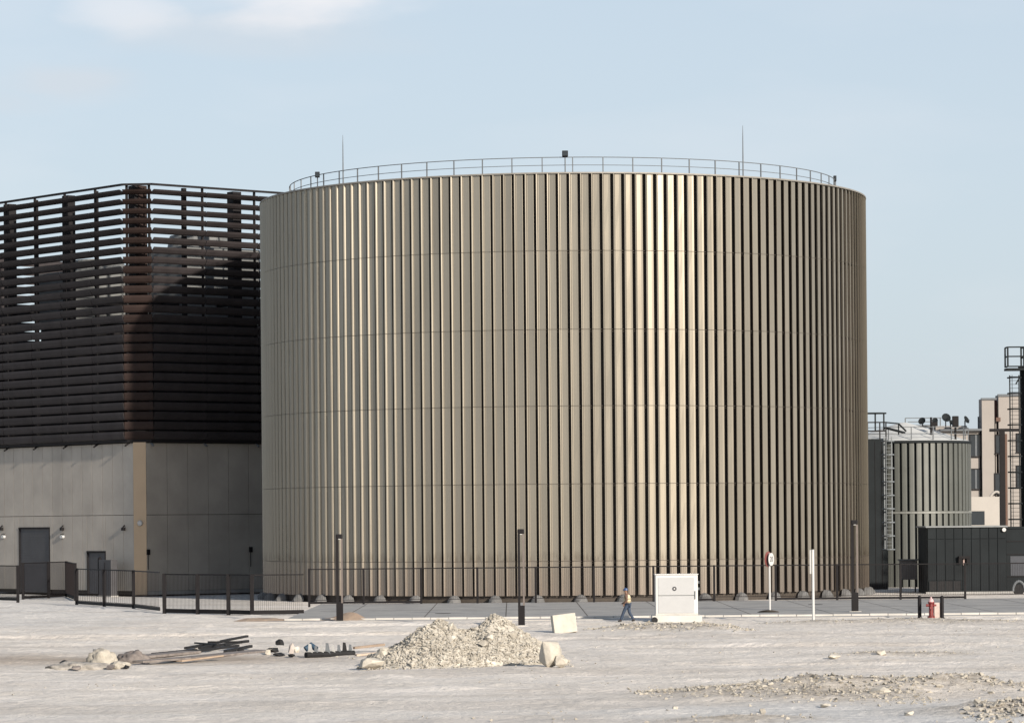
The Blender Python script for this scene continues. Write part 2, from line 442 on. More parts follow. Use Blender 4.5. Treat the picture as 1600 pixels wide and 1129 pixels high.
def noise(scale, st=(1, 1, 1), det=8, rgh=0.6):
    mpp = n.new('ShaderNodeMapping'); mpp.inputs['Scale'].default_value = st; l.new(geo.outputs['Position'], mpp.inputs[0])
    t = n.new('ShaderNodeTexNoise'); t.inputs['Scale'].default_value = scale; t.inputs['Detail'].default_value = det; t.inputs['Roughness'].default_value = rgh
    l.new(mpp.outputs[0], t.inputs[0]); return t.outputs[0]
def ramp(s, p0, p1, c0, c1):
    r = n.new('ShaderNodeValToRGB'); r.color_ramp.elements[0].position = p0; r.color_ramp.elements[1].position = p1
    r.color_ramp.elements[0].color = (*c0, 1); r.color_ramp.elements[1].color = (*c1, 1); l.new(s, r.inputs[0]); return r.outputs[0]
def mixc(f, c1, c2):
    m_ = n.new('ShaderNodeMixRGB')
    for k, s in (('Fac', f), ('Color1', c1), ('Color2', c2)):
        if isinstance(s, (float, int)): m_.inputs[k].default_value = s
        elif isinstance(s, tuple): m_.inputs[k].default_value = (*s, 1)
        else: l.new(s, m_.inputs[k])
    return m_.outputs[0]
sand = ramp(noise(0.30, (0.8, 1.0, 1), 10, 0.65), 0.32, 0.68, (0.56, 0.525, 0.475), (0.70, 0.665, 0.62))
fine = ramp(noise(2.5, (0.9, 1, 1), 10, 0.75), 0.35, 0.65, (0.86, 0.855, 0.85), (1.08, 1.07, 1.06))
greyc = ramp(noise(0.6, (0.7, 1, 1)), 0.3, 0.7, (0.49, 0.49, 0.48), (0.62, 0.615, 0.60))
brownc = ramp(noise(0.8, (0.4, 1, 1)), 0.3, 0.7, (0.29, 0.245, 0.20), (0.40, 0.35, 0.30))
gravc = ramp(noise(2.2), 0.38, 0.62, (0.30, 0.27, 0.23), (0.50, 0.465, 0.415))
c = mixc(sp.outputs[0], sand, greyc); c = mixc(sp.outputs[1], c, brownc); c = mixc(sp.outputs[2], c, gravc)
ml = n.new('ShaderNodeMixRGB'); ml.blend_type = 'MULTIPLY'; ml.inputs['Fac'].default_value = 1
l.new(c, ml.inputs['Color1']); l.new(fine, ml.inputs['Color2']); l.new(ml.outputs[0], b.inputs['Base Color'])
bp = n.new('ShaderNodeBump'); bp.inputs['Strength'].default_value = 0.8; bp.inputs['Distance'].default_value = 0.15
l.new(noise(2.5, (1, 1, 1), 8, 0.65), bp.inputs['Height']); l.new(bp.outputs[0], b.inputs['Normal'])
me.materials.append(gm)
for p in me.polygons: p.use_smooth = True
tag(link('ground', me), kind='structure')

# roadway / pavement strip with kerb in front of the fence
px0 = G(480, 955).x
mb = MB(); mb.box(px0, 45, PAVF, 216.6, -0.25, 0.10)
pvo = mb.build('pavement', M['concrete']); tag(pvo, kind='structure')
jm = MB(); xk = px0 + 3
while xk < 44: jm.box(xk, xk + 0.05, PAVF + 0.05, 216.5, 0.1005, 0.104); xk += 4.5
jm.box(px0 + 1, 44, 199.0, 199.06, 0.1045, 0.108); tag(jm.build('pavement_joints', M['groove'], pvo), kind='stuff')
MB().cyl(-4.0, 192, 0.1005, 0.112, 0.45, n=24).build('manhole_cover', M['steel'], pvo); MB().cyl(18.5, 205, 0.1005, 0.112, 0.45, n=24).build('manhole_cover', M['steel'], pvo)
mb = MB()
mb.box(-44, px0 + 0.0, 205, 262, YARD - 0.2, YARD + 0.03)
tag(mb.build('yard', mat('yard_concrete', (0.33, 0.325, 0.325), 0.9, 0, 0.2, 0.5)), kind='structure') if False else None
M['kerbstone'] = mat('dusty_kerb', (0.34, 0.33, 0.31), 0.9, 0, 0.3, 0.5, color2=(0.50, 0.48, 0.45))
KS = []
kerb = MB(); rgk = random.Random(6); xk = px0 - 0.1
while xk < 48:
    L_ = 1.0
    kerb = MB().box(xk + 0.012, xk + L_ - 0.012, PAVF - 0.32, PAVF - 0.004, -0.25, 0.125 + rgk.uniform(-0.012, 0.012))
    o = link('kerb_stone', kerb.mesh('kerb_stone', M['kerbstone'], bevel=0.02), None); KS.append(o); xk += L_
kb = bpy.data.objects.new('kerb', None); col.objects.link(kb); tag(kb, kind='structure')
for o in KS: o.parent = kb
mb = MB(); mb.box(px0 - 2, 48, PAVF - 2.4, PAVF - 0.34, -0.2, 0.02)
tag(mb.build('road', mat('dusty_asphalt', (0.26, 0.255, 0.25), 0.9, 0, 0.2, 0.5, color2=(0.42, 0.40, 0.37), stretch=(0.4, 1, 1))), kind='structure')

# ================================================================== THE BIG TANK
tank = thing('storage_tank', (TC.x, TC.y, YARD), 'huge round bronze storage tank clad in tall vertical ribs with railing on top', 'tank')
tz = -YARD     # local z of world 0
levels = [0.05, 2.5, 7.95, 13.45, 18.85, 24.4, 29.85]
NR = 188; pitch = 2 * PI / NR
cl = MB(); n_ = 96
cl.cyl(0, 0, 0.1, 29.83 + tz, TR - 0.42, n=n_); cl.build('tank_shell', M['groove'], tank, smooth=False)
def rib(h, j, gap=0.034):
    # a folded plate: proud lip on the left, sloping down to a flat pan; an open dark slot is left before the next lip
    m_ = MB(); W = TR * 2 * PI / NR; a0 = -W / 2 + 0.20
    hi, lo = TR, TR - 0.145
    rg = random.Random(j)
    prof = [(a0 + 0.030, hi - 0.13), (a0, hi - 0.004), (a0 + 0.010, hi), (a0 + 0.045, hi - 0.012), (a0 + 0.080, hi - 0.040), (a0 + 0.108, hi - 0.078), (a0 + 0.128, hi - 0.115), (a0 + 0.140, lo), (a0 + 0.16, lo - 0.006), (W / 2 - 0.14, lo - 0.004), (W / 2 - 0.012, lo + 0.006), (W / 2, lo), (W / 2, lo - 0.04)]
    zz = [gap / 2, h * 0.25, h * 0.5, h * 0.75, h - gap / 2]
    dev = [0] + [rg.uniform(-.0035, .0035) for _ in range(3)] + [0]
    vs = []
    for k, z in enumerate(zz):
        for q_, (t, r) in enumerate(prof):
            vs.append((t, -(r + dev[k] * (1 if q_ < 9 else -1)), z))
    q = len(prof)
    fs = [(k * q + i, k * q + i + 1, (k + 1) * q + i + 1, (k + 1) * q + i) for k in range(len(zz) - 1) for i in range(q - 1)]
    return m_.add(vs, fs)
ribmesh = {}
for lv in range(6):
    h = levels[lv + 1] - levels[lv]
    for j in range(4):
        ribmesh[lv, j] = rib(h, lv * 7 + j).mesh('cladding_panel', M['clad'])
rest = MB(); rg = random.Random(4)
order = sorted(range(NR), key=lambda i: min(i, NR - i))
front = set(order[:50])
for i in range(NR):
    a = i * pitch + 0.4 * pitch
    for lv in range(6):
        jj = rg.randrange(4)
        if i in front:
            o = link('cladding_panel', ribmesh[lv, jj], tank, (0, 0, levels[lv] + tz))
            o.rotation_euler = (0, 0, a + rg.gauss(0, 0.00006))
        else:
            rm = rib(levels[lv + 1] - levels[lv], jj)
            mt = Matrix.Translation((0, 0, levels[lv] + tz)) @ Matrix.Rotation(a, 4, 'Z')
            rest.add([mt @ Vector(v) for v in rm.v], rm.f)
ro = rest.build('cladding_panels', M['clad'], tank); tag(ro, kind='stuff')
def ringm(r0, r1, z0, z1, n=192):
    m_ = MB(); vs = []
    for r, z in ((r0, z0), (r1, z0), (r1, z1), (r0, z1)):
        vs += [(r * math.cos(2 * PI * k / n), r * math.sin(2 * PI * k / n), z) for k in range(n)]
    fs = []
    for a_ in range(4):
        b_ = (a_ + 1) % 4
        fs += [(a_ * n + k, a_ * n + (k + 1) % n, b_ * n + (k + 1) % n, b_ * n + k) for k in range(n)]
    return m_.add(vs, fs)
ringm(TR - 0.6, TR + 0.02, 29.83 + tz, 29.93 + tz).build('rim_flashing', mat('rim_grey', (0.20, 0.19, 0.17), 0.6, 0.2), tank)
ro = MB(); ro.cyl(0, 0, 29.6 + tz, 30.05 + tz, TR - 0.62, 1.0, n=96); ro.build('roof', M['roofwhite'], tank)
for z in levels[1:-1]:
    ringm(TR - 0.40, TR - 0.17, z + tz - 0.02, z + tz + 0.02).build('seam_angle', M['groove'], tank)
ringm(TR - 0.9, TR - 0.45, 0, 0.5).build('base_ring', M['groove'], tank)
ft = MB()
for k in range(13):      # domed concrete haunch round each holding-down point
    t = k / 12 * PI
    pass
fvs, ffs = [], []
NN = 10
for i in range(NN + 1):
    a = PI * i / NN
    for k, (sc_, yy) in enumerate(((1.0, -0.0), (0.86, -0.34), (0.35, -0.62))):
        fvs.append((math.cos(a) * 0.50 * sc_, yy, math.sin(a) * 0.60 * sc_))
for i in range(NN):
    for k in range(2):
        ffs.append((i * 3 + k, i * 3 + k + 1, (i + 1) * 3 + k + 1, (i + 1) * 3 + k))
ffs.append(tuple(i * 3 + 2 for i in range(NN + 1)))
M['foot'] = mat('shade_toned_foot_concrete', (0.11, 0.11, 0.11), 0.9, 0, 0.25, 2)  # concrete darkened, shade at the tank base put into the colour
fm = MB().add([(v[0], v[1] - (TR - 0.15), v[2]) for v in fvs], ffs).mesh('foot_block', M['foot'])
for k in range(48):
    link('foot_block', fm, tank, (0, 0, 0.0), rz=k * 2 * PI / 48 + 0.03)
# roof-edge railing, its own thing bolted to the tank: a part of it
RR = 21.1
rail = tank
zr = 30.0 + tz
NP = 61
pm = MB(); pm.box(-0.035, 0.035, -RR - 0.035, -RR + 0.035, -0.35, 1.22)
pmm = pm.mesh('railing_post', M['galv'])
for k in range(NP):
    link('railing_post', pmm, tank, (0, 0, zr), rz=k * 2 * PI / NP + 0.02)
for z, r in ((1.22, 0.032), (0.66, 0.024)):
    MB().tube([(RR * math.cos(2 * PI * k / 122), RR * math.sin(2 * PI * k / 122), zr + z) for k in range(122)], r, 6, True).build('railing_rail', M['galv'], tank)
# things clamped on the railing
def mast(px, top, lab):
    # stands on the roof edge circle
    u, v = unroll(px, 260); s_ = u / F
    # intersect the bearing with the railing circle, near side
    A = 1 + s_ * s_; B = -2 * (TC.y + s_ * TC.x); C = TC.x ** 2 + TC.y ** 2 - RR ** 2
    Y = (-B - math.sqrt(B * B - 4 * A * C)) / (2 * A)
    return Vector((s_ * Y, Y, 29.75)), P(px, top, Y).z
for px, top, lab in ((536, 211, 'thin lightning rod rising from the left of the tank roof railing'), (1161, 196, 'thin lightning rod rising from the right of the tank roof railing')):
    p, z = mast(px, top, lab)
    t = thing('lightning_rod', p, lab, 'lightning rod', 'lightning rods on the tank roof')
    MB().tube([(0, 0, 0), (0, 0, 1.5), (0, 0, z - 29.75 - 0.8), (0, 0, z - 29.75)], [0.05, 0.045, 0.03, 0.012], 8).build('rod', M['galv'], t)
    MB().cyl(0, 0, 0, 0.12, 0.12, n=10).build('base_plate', M['galv'], t)
for px, top, lab, w in ((883, 236, 'black floodlight on the railing at the middle of the tank roof', 0.42), (496, 269, 'black floodlight on the railing at the left end of the tank roof', 0.34), (1304, 275, 'dark floodlight seen edge-on at the right end of the tank roof', 0.22)):
    p, z = mast(px, top, lab)
    t = thing('floodlight', (p.x, p.y - 0.12, p.z), lab, 'floodlight', 'floodlights on the tank roof')
    hh = z - 29.75
    MB().tube([(0, 0, 0), (0, 0, hh - 0.2)], 0.04, 8).build('pole', M['galv'], t)
    MB().box(-w / 2, w / 2, -0.20, 0.10, hh - 0.42, hh).build('lamp_body', M['black'], t, bevel=0.03)
    MB().box(-w / 2 + 0.05, w / 2 - 0.05, -0.215, -0.203, hh - 0.36, hh - 0.07).build('lens', M['glass'], t)

# ================================================================== BUILDING WITH THE LOUVRED SCREEN (left)
ANG = R(40)
BO = P(214, 815, 269.0); BO.z = -0.32
bld = thing('plant_building', BO, 'grey panelled plant building with a tall dark louvred screen above, left of the tank', 'building', rz=ANG)
# local frame: x along the right face (away), y along the left face (away); the corner at the origin
z0 = -BO.z
ZB = P(214, 686, 269).z - BO.z          # underside of the louvres
ZT = P(214, 284, 269).z - BO.z          # top of screen
LX, LY = 25.0, 26.0                     # lengths along the two faces
IN = 0.55                               # wall set back behind the louvres
# wall core
cw = 0.75
core = [(IN + cw, IN + 0.12), (LX, IN + 0.12), (LX, LY), (IN + 0.12, LY), (IN + 0.12, IN + cw)]
MB().prism(core, 0, ZB + 0.75).build('wall_core', M['groove'], bld)
ZS = P(214, 804, 269).z - BO.z          # horizontal joint
DOOR = {}
def panel(x0, x1, y0, y1, za, zb, m_=M['wall'], name='wall_panel'):
    return MB().box(x0, x1, y0, y1, za, zb).build(name, m_, bld, bevel=0.012)
g = 0.02
x = IN + cw; k = 0
while x < LX - 0.1:
    x1 = min(x + 2.02, LX)
    for za, zb in ((0.3, ZS), (ZS, ZB - 0.25)):
        panel(x + g, x1 - g, IN, IN + 0.11, za + g, zb - g)
    x = x1
# left face: door openings left out of the panels
def leftpx(px):          # photo x -> local y on the left face plane (local x = IN)
    s_ = unroll(px, 860)[0] / F
    ca_, sa_ = math.cos(ANG), math.sin(ANG)
    # world = BO + (x*ca - y*sa, x*sa + y*ca)
    ax, ay = BO.x + IN * ca_, BO.y + IN * sa_
    return (ax - s_ * ay) / (sa_ + s_ * ca_)
def leftz(px, py):
    y_ = leftpx(px); Y = BO.y + IN * math.sin(ANG) + y_ * math.cos(ANG)
    return P(px, py, Y).z - BO.z
d1 = (leftpx(78), leftpx(30), leftz(54, 824))
d2 = (leftpx(165), leftpx(136), leftz(150, 861))
y = IN + cw; edges = []
while y < LY - 0.1:
    y1 = min(y + 1.52, LY); edges.append((y, y1)); y = y1
for (ya, yb) in edges:
    panel(IN, IN + 0.11, ya + g, yb - g, ZS + g, ZB - 0.25 - g)
    segs = [(ya, yb, 0.0)]
    for (a_, b_, zt) in (d1, d2):
        ns = []
        for (s0, s1, zz0) in segs:
            if s1 <= a_ or s0 >= b_: ns.append((s0, s1, zz0)); continue
            if s0 < a_: ns.append((s0, a_, zz0))
            if s1 > b_: ns.append((b_, s1, zz0))
            ns.append((max(s0, a_), min(s1, b_), zt))
        segs = ns
    for (s0, s1, zz0) in segs:
        if s1 - s0 > 0.15: panel(IN, IN + 0.11, s0 + g, s1 - g, max(zz0, 0.3) + g, ZS - g)
for (a_, b_, zt), nm, lab in ((d1, 'roller_door', 'tall dark roller door'), (d2, 'door', 'low dark service door')):
    o = MB().box(IN + 0.08, IN + 0.116, a_ + 0.08, b_ - 0.08, 0.05, zt - 0.1).build(nm, M['door'], bld); o['label'] = lab
    fr = MB(); fr.box(IN - 0.03, IN + 0.105, a_ - 0.02, a_ + 0.08, 0, zt); fr.box(IN - 0.03, IN + 0.105, b_ - 0.08, b_ + 0.02, 0, zt); fr.box(IN - 0.05, IN + 0.105, a_ - 0.02, b_ + 0.02, zt - 0.1, zt + 0.04)
    fr.build('door_frame', M['steel'], o)
    if nm == 'roller_door':
        sl_ = MB()
        for q in range(int((zt - 0.3) / 0.22)): sl_.box(IN + 0.062, IN + 0.079, a_ + 0.10, b_ - 0.10, 0.1 + q * 0.22, 0.1 + q * 0.22 + 0.19)
        sl_.build('shutter_slats', M['door'], o)
# plinth
MB().prism([(IN + cw, IN - 0.03), (LX, IN - 0.03), (LX, IN + 0.1), (IN + cw + 0.05, IN + 0.1)], 0, 0.30).build('plinth', M['concrete'], bld)
# corner strip
cs = MB(); cs.prism([(IN + cw - 0.02, IN - 0.01), (IN + cw + 0.03, IN + 0.1), (IN + 0.1, IN + cw + 0.03), (IN - 0.01, IN + cw - 0.02)], 0.0, ZB - 0.2)
o = cs.build('corner_strip', M['corner'], bld, bevel=0.02); o['label'] = 'tan corner strip, sunlight put into its colour'
# deck under the screen
MB().prism([(1.6, 0.2), (LX, 0.2), (LX, LY), (0.2, LY), (0.2, 1.6)], ZB - 0.2, ZB).build('deck', M['steel'], bld)
# louvre screen
NLV = 26; CH = 1.7
lp = (ZT - 0.25 - ZB) / NLV
def blade(L, tilt, ch=0.645, th=0.10):
    # closed aerofoil section along local +x, centred at the origin
    sec = [(-ch / 2, 0), (-ch * 0.25, -th / 2), (ch * 0.2, -th / 2), (ch / 2, 0), (ch * 0.2, th / 2), (-ch * 0.25, th / 2)]
    ct, st_ = math.cos(tilt), math.sin(tilt)
    # chord direction: st_ outward(-y), ct up
    vs = []
    for xx in (0, L):
        for (a_, b_) in sec:
            vs.append((xx, a_ * st_ * -1 + b_ * ct, a_ * ct + b_ * st_))
    fs = [(i, (i + 1) % 6, 6 + (i + 1) % 6, 6 + i) for i in range(6)] + [tuple(range(6))[::-1], tuple(range(6, 12))]
    return MB().add(vs, fs)
tilts = [R(12 + 42 * max(0, (r_ - 10) / 15.0) ** 1.0) for r_ in range(NLV)]
bx = [CH + k * 5.2 for k in range(6)]; bx = [v for v in bx if v < LX] + ([LX] if LX - max(v for v in bx if v < LX) > 1 else [])
by = [CH + k * 4.62 for k in range(7)]; by = [v for v in by if v < LY] + ([LY] if LY - max(v for v in by if v < LY) > 1 else [])
cache = {}
def bl(L, t, m_):
    k_ = (round(L, 2), round(t, 3), m_.name)
    if k_ not in cache: cache[k_] = blade(L, t).mesh('louvre_blade', m_)
    return cache[k_]
rg = random.Random(8)
for r_ in range(NLV):
    z = ZB + 0.35 + lp * r_; t_ = tilts[r_]
    for a_, b_ in zip(bx[:-1], bx[1:]):
        o = link('louvre_blade', bl(b_ - a_ - 0.06, t_ + R(rg.uniform(-1, 1)) * 0, M['louvre']), bld, (a_ + 0.03, 0, z))
    for a_, b_ in zip(by[:-1], by[1:]):
        o = link('louvre_blade', bl(b_ - a_ - 0.06, t_, M['louvre']), bld, (0, b_ - 0.03, z)); o.rotation_euler.z = -PI / 2
    o = link('louvre_blade', bl(CH * math.sqrt(2) - 0.06, t_, M['louvre_corner']), bld, (0.02, CH - 0.02, z)); o.rotation_euler.z = -PI / 4
# screen frame: posts, top and bottom rails
for x_ in bx:
    p_ = MB(); p_.box(x_ - 0.07, x_ + 0.07, 0.32, 0.50, ZB - 0.25, ZT)
    for r_ in range(NLV): p_.box(x_ - 0.03, x_ + 0.03, 0.0, 0.32, ZB + 0.30 + lp * r_, ZB + 0.40 + lp * r_)
    p_.build('screen_post', M['steel'], bld)
    MB().bar((x_, 0.5, ZB - 0.2), (x_, 0.05, ZB - 0.5), 0.12).build('bracket', M['galv'], bld)
for y_ in by:
    p_ = MB(); p_.box(0.32, 0.50, y_ - 0.07, y_ + 0.07, ZB - 0.25, ZT)
    for r_ in range(NLV): p_.box(0.0, 0.32, y_ - 0.03, y_ + 0.03, ZB + 0.30 + lp * r_, ZB + 0.40 + lp * r_)
    p_.build('screen_post', M['steel'], bld)
    MB().bar((0.5, y_, ZB - 0.2), (0.05, y_, ZB - 0.5), 0.12).build('bracket', M['steel'], bld)
for zz, hh in ((ZT - 0.08, 0.16),):
    tr_ = MB()
    tr_.bar((CH, 0.05, zz), (LX, 0.05, zz), 0.22, hh); tr_.bar((0.05, CH, zz), (0.05, LY, zz), 0.22, hh); tr_.bar((CH, 0.05, zz), (0.05, CH, zz), 0.22, hh)
    tr_.bar((0.4, LY, zz - 0.6), (0.4, CH, zz - 0.6), 0.14, 0.14); tr_.bar((CH, 0.4, zz - 0.6), (LX, 0.4, zz - 0.6), 0.14, 0.14)
    tr_.build('top_rail', M['steel'], bld)
# inner row of steel columns behind the screen with knee braces at every blade level
for k, x_ in enumerate([v - 1.3 for v in bx[1:]]):
    w_ = 0.16 if k % 2 == 0 else 0.42
    MB().box(x_ - w_, x_ + w_, 1.0, 1.0 + 2 * w_, ZB, ZT - 0.1).build('steel_column', M['steel'], bld)
for k, y_ in enumerate([by[0] + 0.2] + [v + 0.9 for v in by[1:]]):
    w_ = 0.45 if k % 2 == 0 else 0.14
    MB().box(1.0, 1.0 + 2 * w_ * 0.8, y_ - w_, y_ + w_, ZB, ZT - 0.1).build('steel_column', M['steel'], bld)
MB().box(1.3, 2.1, 1.3, 2.1, ZB, ZT - 0.1).build('steel_column', M['louvre_corner'], bld)
# floor beams inside
bm_ = MB()
for zz in (18.5, 24.0):
    for x_ in bx[1:-1]: bm_.bar((x_, 0.9, zz), (x_, LY - 1, zz), 0.25, 0.4)
    for y_ in by[1:-1]: bm_.bar((0.9, y_, zz), (LX - 1, y_, zz), 0.25, 0.4)
o = bm_.build('floor_beams', M['steel'], bld); tag(o, kind='stuff')
# far sides of the screen, lower than the near sides
bk = MB()
nb = int((29.2 - ZB) / lp)
for r_ in range(nb):
    z = ZB + 0.35 + lp * r_
    bb = blade(LY - 0.5, R(20))
    mt = Matrix.Translation((LX - 0.1, 0.3, z)) @ Matrix.Rotation(PI / 2, 4, 'Z'); bk.add([mt @ Vector(v) for v in bb.v], bb.f)
    bb = blade(LX - 0.5, R(20))
    mt = Matrix.Translation((LX - 0.3, LY - 0.1, z)) @ Matrix.Rotation(PI, 4, 'Z'); bk.add([mt @ Vector(v) for v in bb.v], bb.f)
o = bk.build('rear_louvre_blades', M['louvre'], bld); tag(o, kind='stuff')
MB().box(LX - 1.2, LX - 0.9, 1.0, LY - 1, ZB + 0.752, ZB + 9).build('sky_blocking_wall', M['steel'], bld)  # added inner walls, block sky slits and darken the lower louvre rows
MB().box(1.0, LX - 1.3, LY - 1.2, LY - 0.9, ZB + 0.752, ZB + 9).build('sky_blocking_wall', M['steel'], bld)
# cooling towers inside the screen
def local(x_, y_, z_):
    return Vector((BO.x + x_ * math.cos(ANG) - y_ * math.sin(ANG), BO.y + x_ * math.sin(ANG) + y_ * math.cos(ANG), BO.z + z_))
for (xa, ya, w1, w2, zt, lab) in ((12.5, 9.0, 8.0, 6.5, 30.0, 'pale cooling tower behind the louvres nearest the bronze tank'),
                                  (8.0, 17.5, 9, 5.5, 28.3, 'pale cooling tower behind the louvres in the middle of the screened deck'),
                                  (18.5, 18.5, 7, 5.5, 28.0, 'pale cooling tower behind the louvres at the back of the screened deck')):
    t = thing('cooling_tower', local(xa, ya, ZB + 0.752), lab, 'cooling tower', 'cooling towers inside the louvred screen', rz=ANG)
    H = zt - ZB - 0.75
    MB().box(-w1 / 2, w1 / 2, -w2 / 2, w2 / 2, 9.5, H - 1.2).build('casing', M['towercase'], t, bevel=0.05)
    lg = MB()
    for i in (-1, 1):
        for j in (-1, 1): lg.box(i * (w1 / 2 - 0.3) - 0.15, i * (w1 / 2 - 0.3) + 0.15, j * (w2 / 2 - 0.3) - 0.15, j * (w2 / 2 - 0.3) + 0.15, 0, 5.0)
    lg.box(-w1 / 2 + 0.2, w1 / 2 - 0.2, -w2 / 2 + 0.2, w2 / 2 - 0.2, 0.02, 9.45)  # solid dark fill added for the shade inside the lower screen
    lg.build('legs_and_shade_fill', M['steel'], t)
    MB().cyl(0, 0, H - 1.2, H, w2 * 0.42, w2 * 0.38, n=24).build('fan_stack', M['towercase'], t)
# wall lamps and boxes on the building
def onleft(px, py, out=0.0):
    y_ = leftpx(px); return local(IN - out, y_, leftz(px, py))
for px, py, lab in ((98, 838, 'white oval bulkhead lamp right of the roller door'), (6, 838, 'white oval bulkhead lamp at the left picture edge'),):
    t = thing('wall_lamp', onleft(px, py), lab, 'wall lamp', 'white lamps on the plant building', rz=ANG)
    MB().cyl(0, 0, 0, 0.16, 0.30, 0.22, n=14, m=Matrix.Rotation(-PI / 2, 4, 'Y') @ Matrix.Scale(0.62, 4, Vector((1, 0, 0)))).build('lamp_shade', M['white'], t)
    MB().box(-0.1, 0.0, -0.2, 0.2, -0.05, 0.22).build('back_plate', M['steel'], t)
t = thing('wall_lamp', local(IN + 0.35, IN + 0.35, leftz(206, 817)), 'white round lamp high on the tan corner strip', 'wall lamp', 'white lamps on the plant building', rz=ANG + PI / 4)
MB().cyl(0, 0, 0, 0.2, 0.24, 0.18, n=14, m=Matrix.Rotation(-PI / 2, 4, 'Y') @ Matrix.Rotation(0, 4, 'Z')).build('lamp_shade', M['white'], t)
MB().box(-0.12, 0.1, -0.1, 0.1, -0.1, 0.1).build('back_plate', M['steel'], t)
for px, py, lab in ((4, 826, 'small dark camera above the lamp at the left picture edge'), (99, 826, 'small dark camera above the lamp right of the roller door'), (195, 826, 'small dark camera on the grey wall left of the tan corner')):
    t = thing('security_camera', onleft(px, py), lab, 'camera', 'cameras on the plant building wall', rz=ANG)
    MB().box(-0.26, 0.0, -0.15, 0.15, -0.12, 0.12).build('camera_body', M['black'], t, bevel=0.03)
    MB().bar((-0.2, 0, 0.1), (0, 0, 0.3), 0.08).build('bracket', M['black'], t)
def rightpt(px, py):
    s_ = unroll(px, py)[0] / F; ca_, sa_ = math.cos(ANG), math.sin(ANG)
    ax, ay = BO.x - IN * sa_, BO.y + IN * ca_
    t_ = (s_ * ay - ax) / (ca_ - s_ * sa_); Y = ay + t_ * sa_
    return local(t_, IN, P(px, py, Y).z - BO.z)
for px, py, lab in ((231, 862, 'small black box on the wall just right of the tan corner strip'), (391, 858, 'small black box on the dark wall close to the bronze tank')):
    t = thing('junction_box', rightpt(px, py), lab, 'junction box', 'black boxes on the plant building', rz=ANG)
    MB().box(-0.14, 0.14, -0.16, 0.0, -0.22, 0.22).build('box_body', M['black'], t, bevel=0.02)
    MB().tube([(0, -0.05, -0.22), (0, -0.05, -1.4)], 0.03, 6).build('conduit', M['steel'], t)
# dark cabinets along the left wall behind the fence
for px, top, w, lab in ((188, 874, 0.9, 'dark tall cabinet against the grey wall left of the tan corner'), (175, 869, 0.35, 'slim black post with rounded top beside the small door')):
    p = onleft(px, 925, 1.2); p.z = YARD
    hgt = P(px, top, p.y).z - YARD
    t = thing('cabinet' if w > 0.5 else 'black_post', p, lab, 'cabinet' if w > 0.5 else 'post', rz=ANG)
    if w > 0.5:
        MB().box(-0.3, 0.3, -w, w, 0.1, hgt).build('cabinet_body', M['door'], t, bevel=0.03)
        MB().box(-0.35, 0.35, -w - 0.05, w + 0.05, 0, 0.1).build('plinth', M['concrete'], t)
        MB().box(-0.33, -0.302, -0.02, 0.02, 0.3, hgt - 0.2).build('door_joint', M['black'], t)
    else:
        MB().tube([(0, 0, 0), (0, 0, hgt - 0.15), (0, 0, hgt)], [0.16, 0.16, 0.06], 12).build('post_body', M['black'], t)
        MB().cyl(0, 0, 0, 0.08, 0.25, n=12).build('base_plate', M['concrete'], t)
p = G(352, 925, YARD)
def yardpt(px, py): return G(px, py, YARD)
t = thing('sand_bag', yardpt(389, 921) + Vector((0, 0, 0)), 'pale rounded valve cover beside the wall close to the bronze tank', 'valve cover')
MB().tube([(0, 0, 0), (0, 0, 0.5), (0, 0, 0.8), (0, 0, 0.9)], [0.28, 0.30, 0.2, 0.02], 10).build('cover', M['pale_concrete'], t, smooth=True)
MB().tube([(-0.4, 0, 1.2), (0, 0, 1.0), (0.9, 0, 1.1)], 0.05, 6).build('pipe', M['galv'], t)
t.name = 'valve_cover'

# ================================================================== FENCES
def fence_run(name, pts, h, lab, railbays=None, thick=0.14, railh=0.12, infill=True, zbase=None, barw=0.020, bsp=0.11, lastpost=True, top=True):
    t = thing(name, pts[0], lab, 'fence')
    o0 = Vector(pts[0])
    for i, p in enumerate(pts):
        if i == len(pts) - 1 and not lastpost: break
        q = Vector(p) - o0
        MB().box(q.x - thick / 2, q.x + thick / 2, q.y - thick / 2, q.y + thick / 2, q.z - 0.15, q.z + h).build('post', M['black'], t, bevel=0.01)
    for i, (a_, b_) in enumerate(zip(pts[:-1], pts[1:])):
        a_, b_ = Vector(a_) - o0, Vector(b_) - o0
        d_ = (b_ - a_); L = d_.length; d_.normalize()
        e = d_ * (thick / 2 + 0.002)
        if top: MB().bar(a_ + e + Vector((0, 0, h - 0.05)), b_ - e + Vector((0, 0, h - 0.05)), 0.06, 0.07).build('top_rail', M['black'], t)
        if railbays is None or i in railbays:
            MB().bar(a_ + e + Vector((0, 0, 0.05 + railh / 2)), b_ - e + Vector((0, 0, 0.05 + railh / 2)), 0.08, railh).build('bottom_rail', M['black'], t)
        if infill:
            m_ = MB(); nb_ = int((L - thick) / bsp)
            for k in range(1, nb_):
                q = a_ + e + d_ * (k * (L - thick) / nb_)
                m_.bar(q + Vector((0, 0, 0.30)), q + Vector((0, 0, h - 0.088)), barw, 0.012, up=d_)
            m_.bar(a_ + e + Vector((0, 0, 0.28)), b_ - e + Vector((0, 0, 0.28)), 0.04, 0.035)
            m_.build('bar_panel', M['fence_bar'], t)
    return t
M['fence_bar'] = mat('brown_fence_bars', (0.010, 0.008, 0.009), 0.7, 0, 0.1, spec=0.1)
FY = 215.6; FZ = 0.10
def fp(px): return Vector((unroll(px, 915)[0] / F * FY, FY, FZ))
posts = [483, 568, 658, 746, 837, 928, 1021, 1116, 1212, 1308, 1407, 1508, 1608]
fence_run('fence', [fp(p) for p in posts], 2.32, 'long black barred fence standing in front of the bronze tank', railbays={0, 1, 6, 8, 9, 10}, railh=0.14)
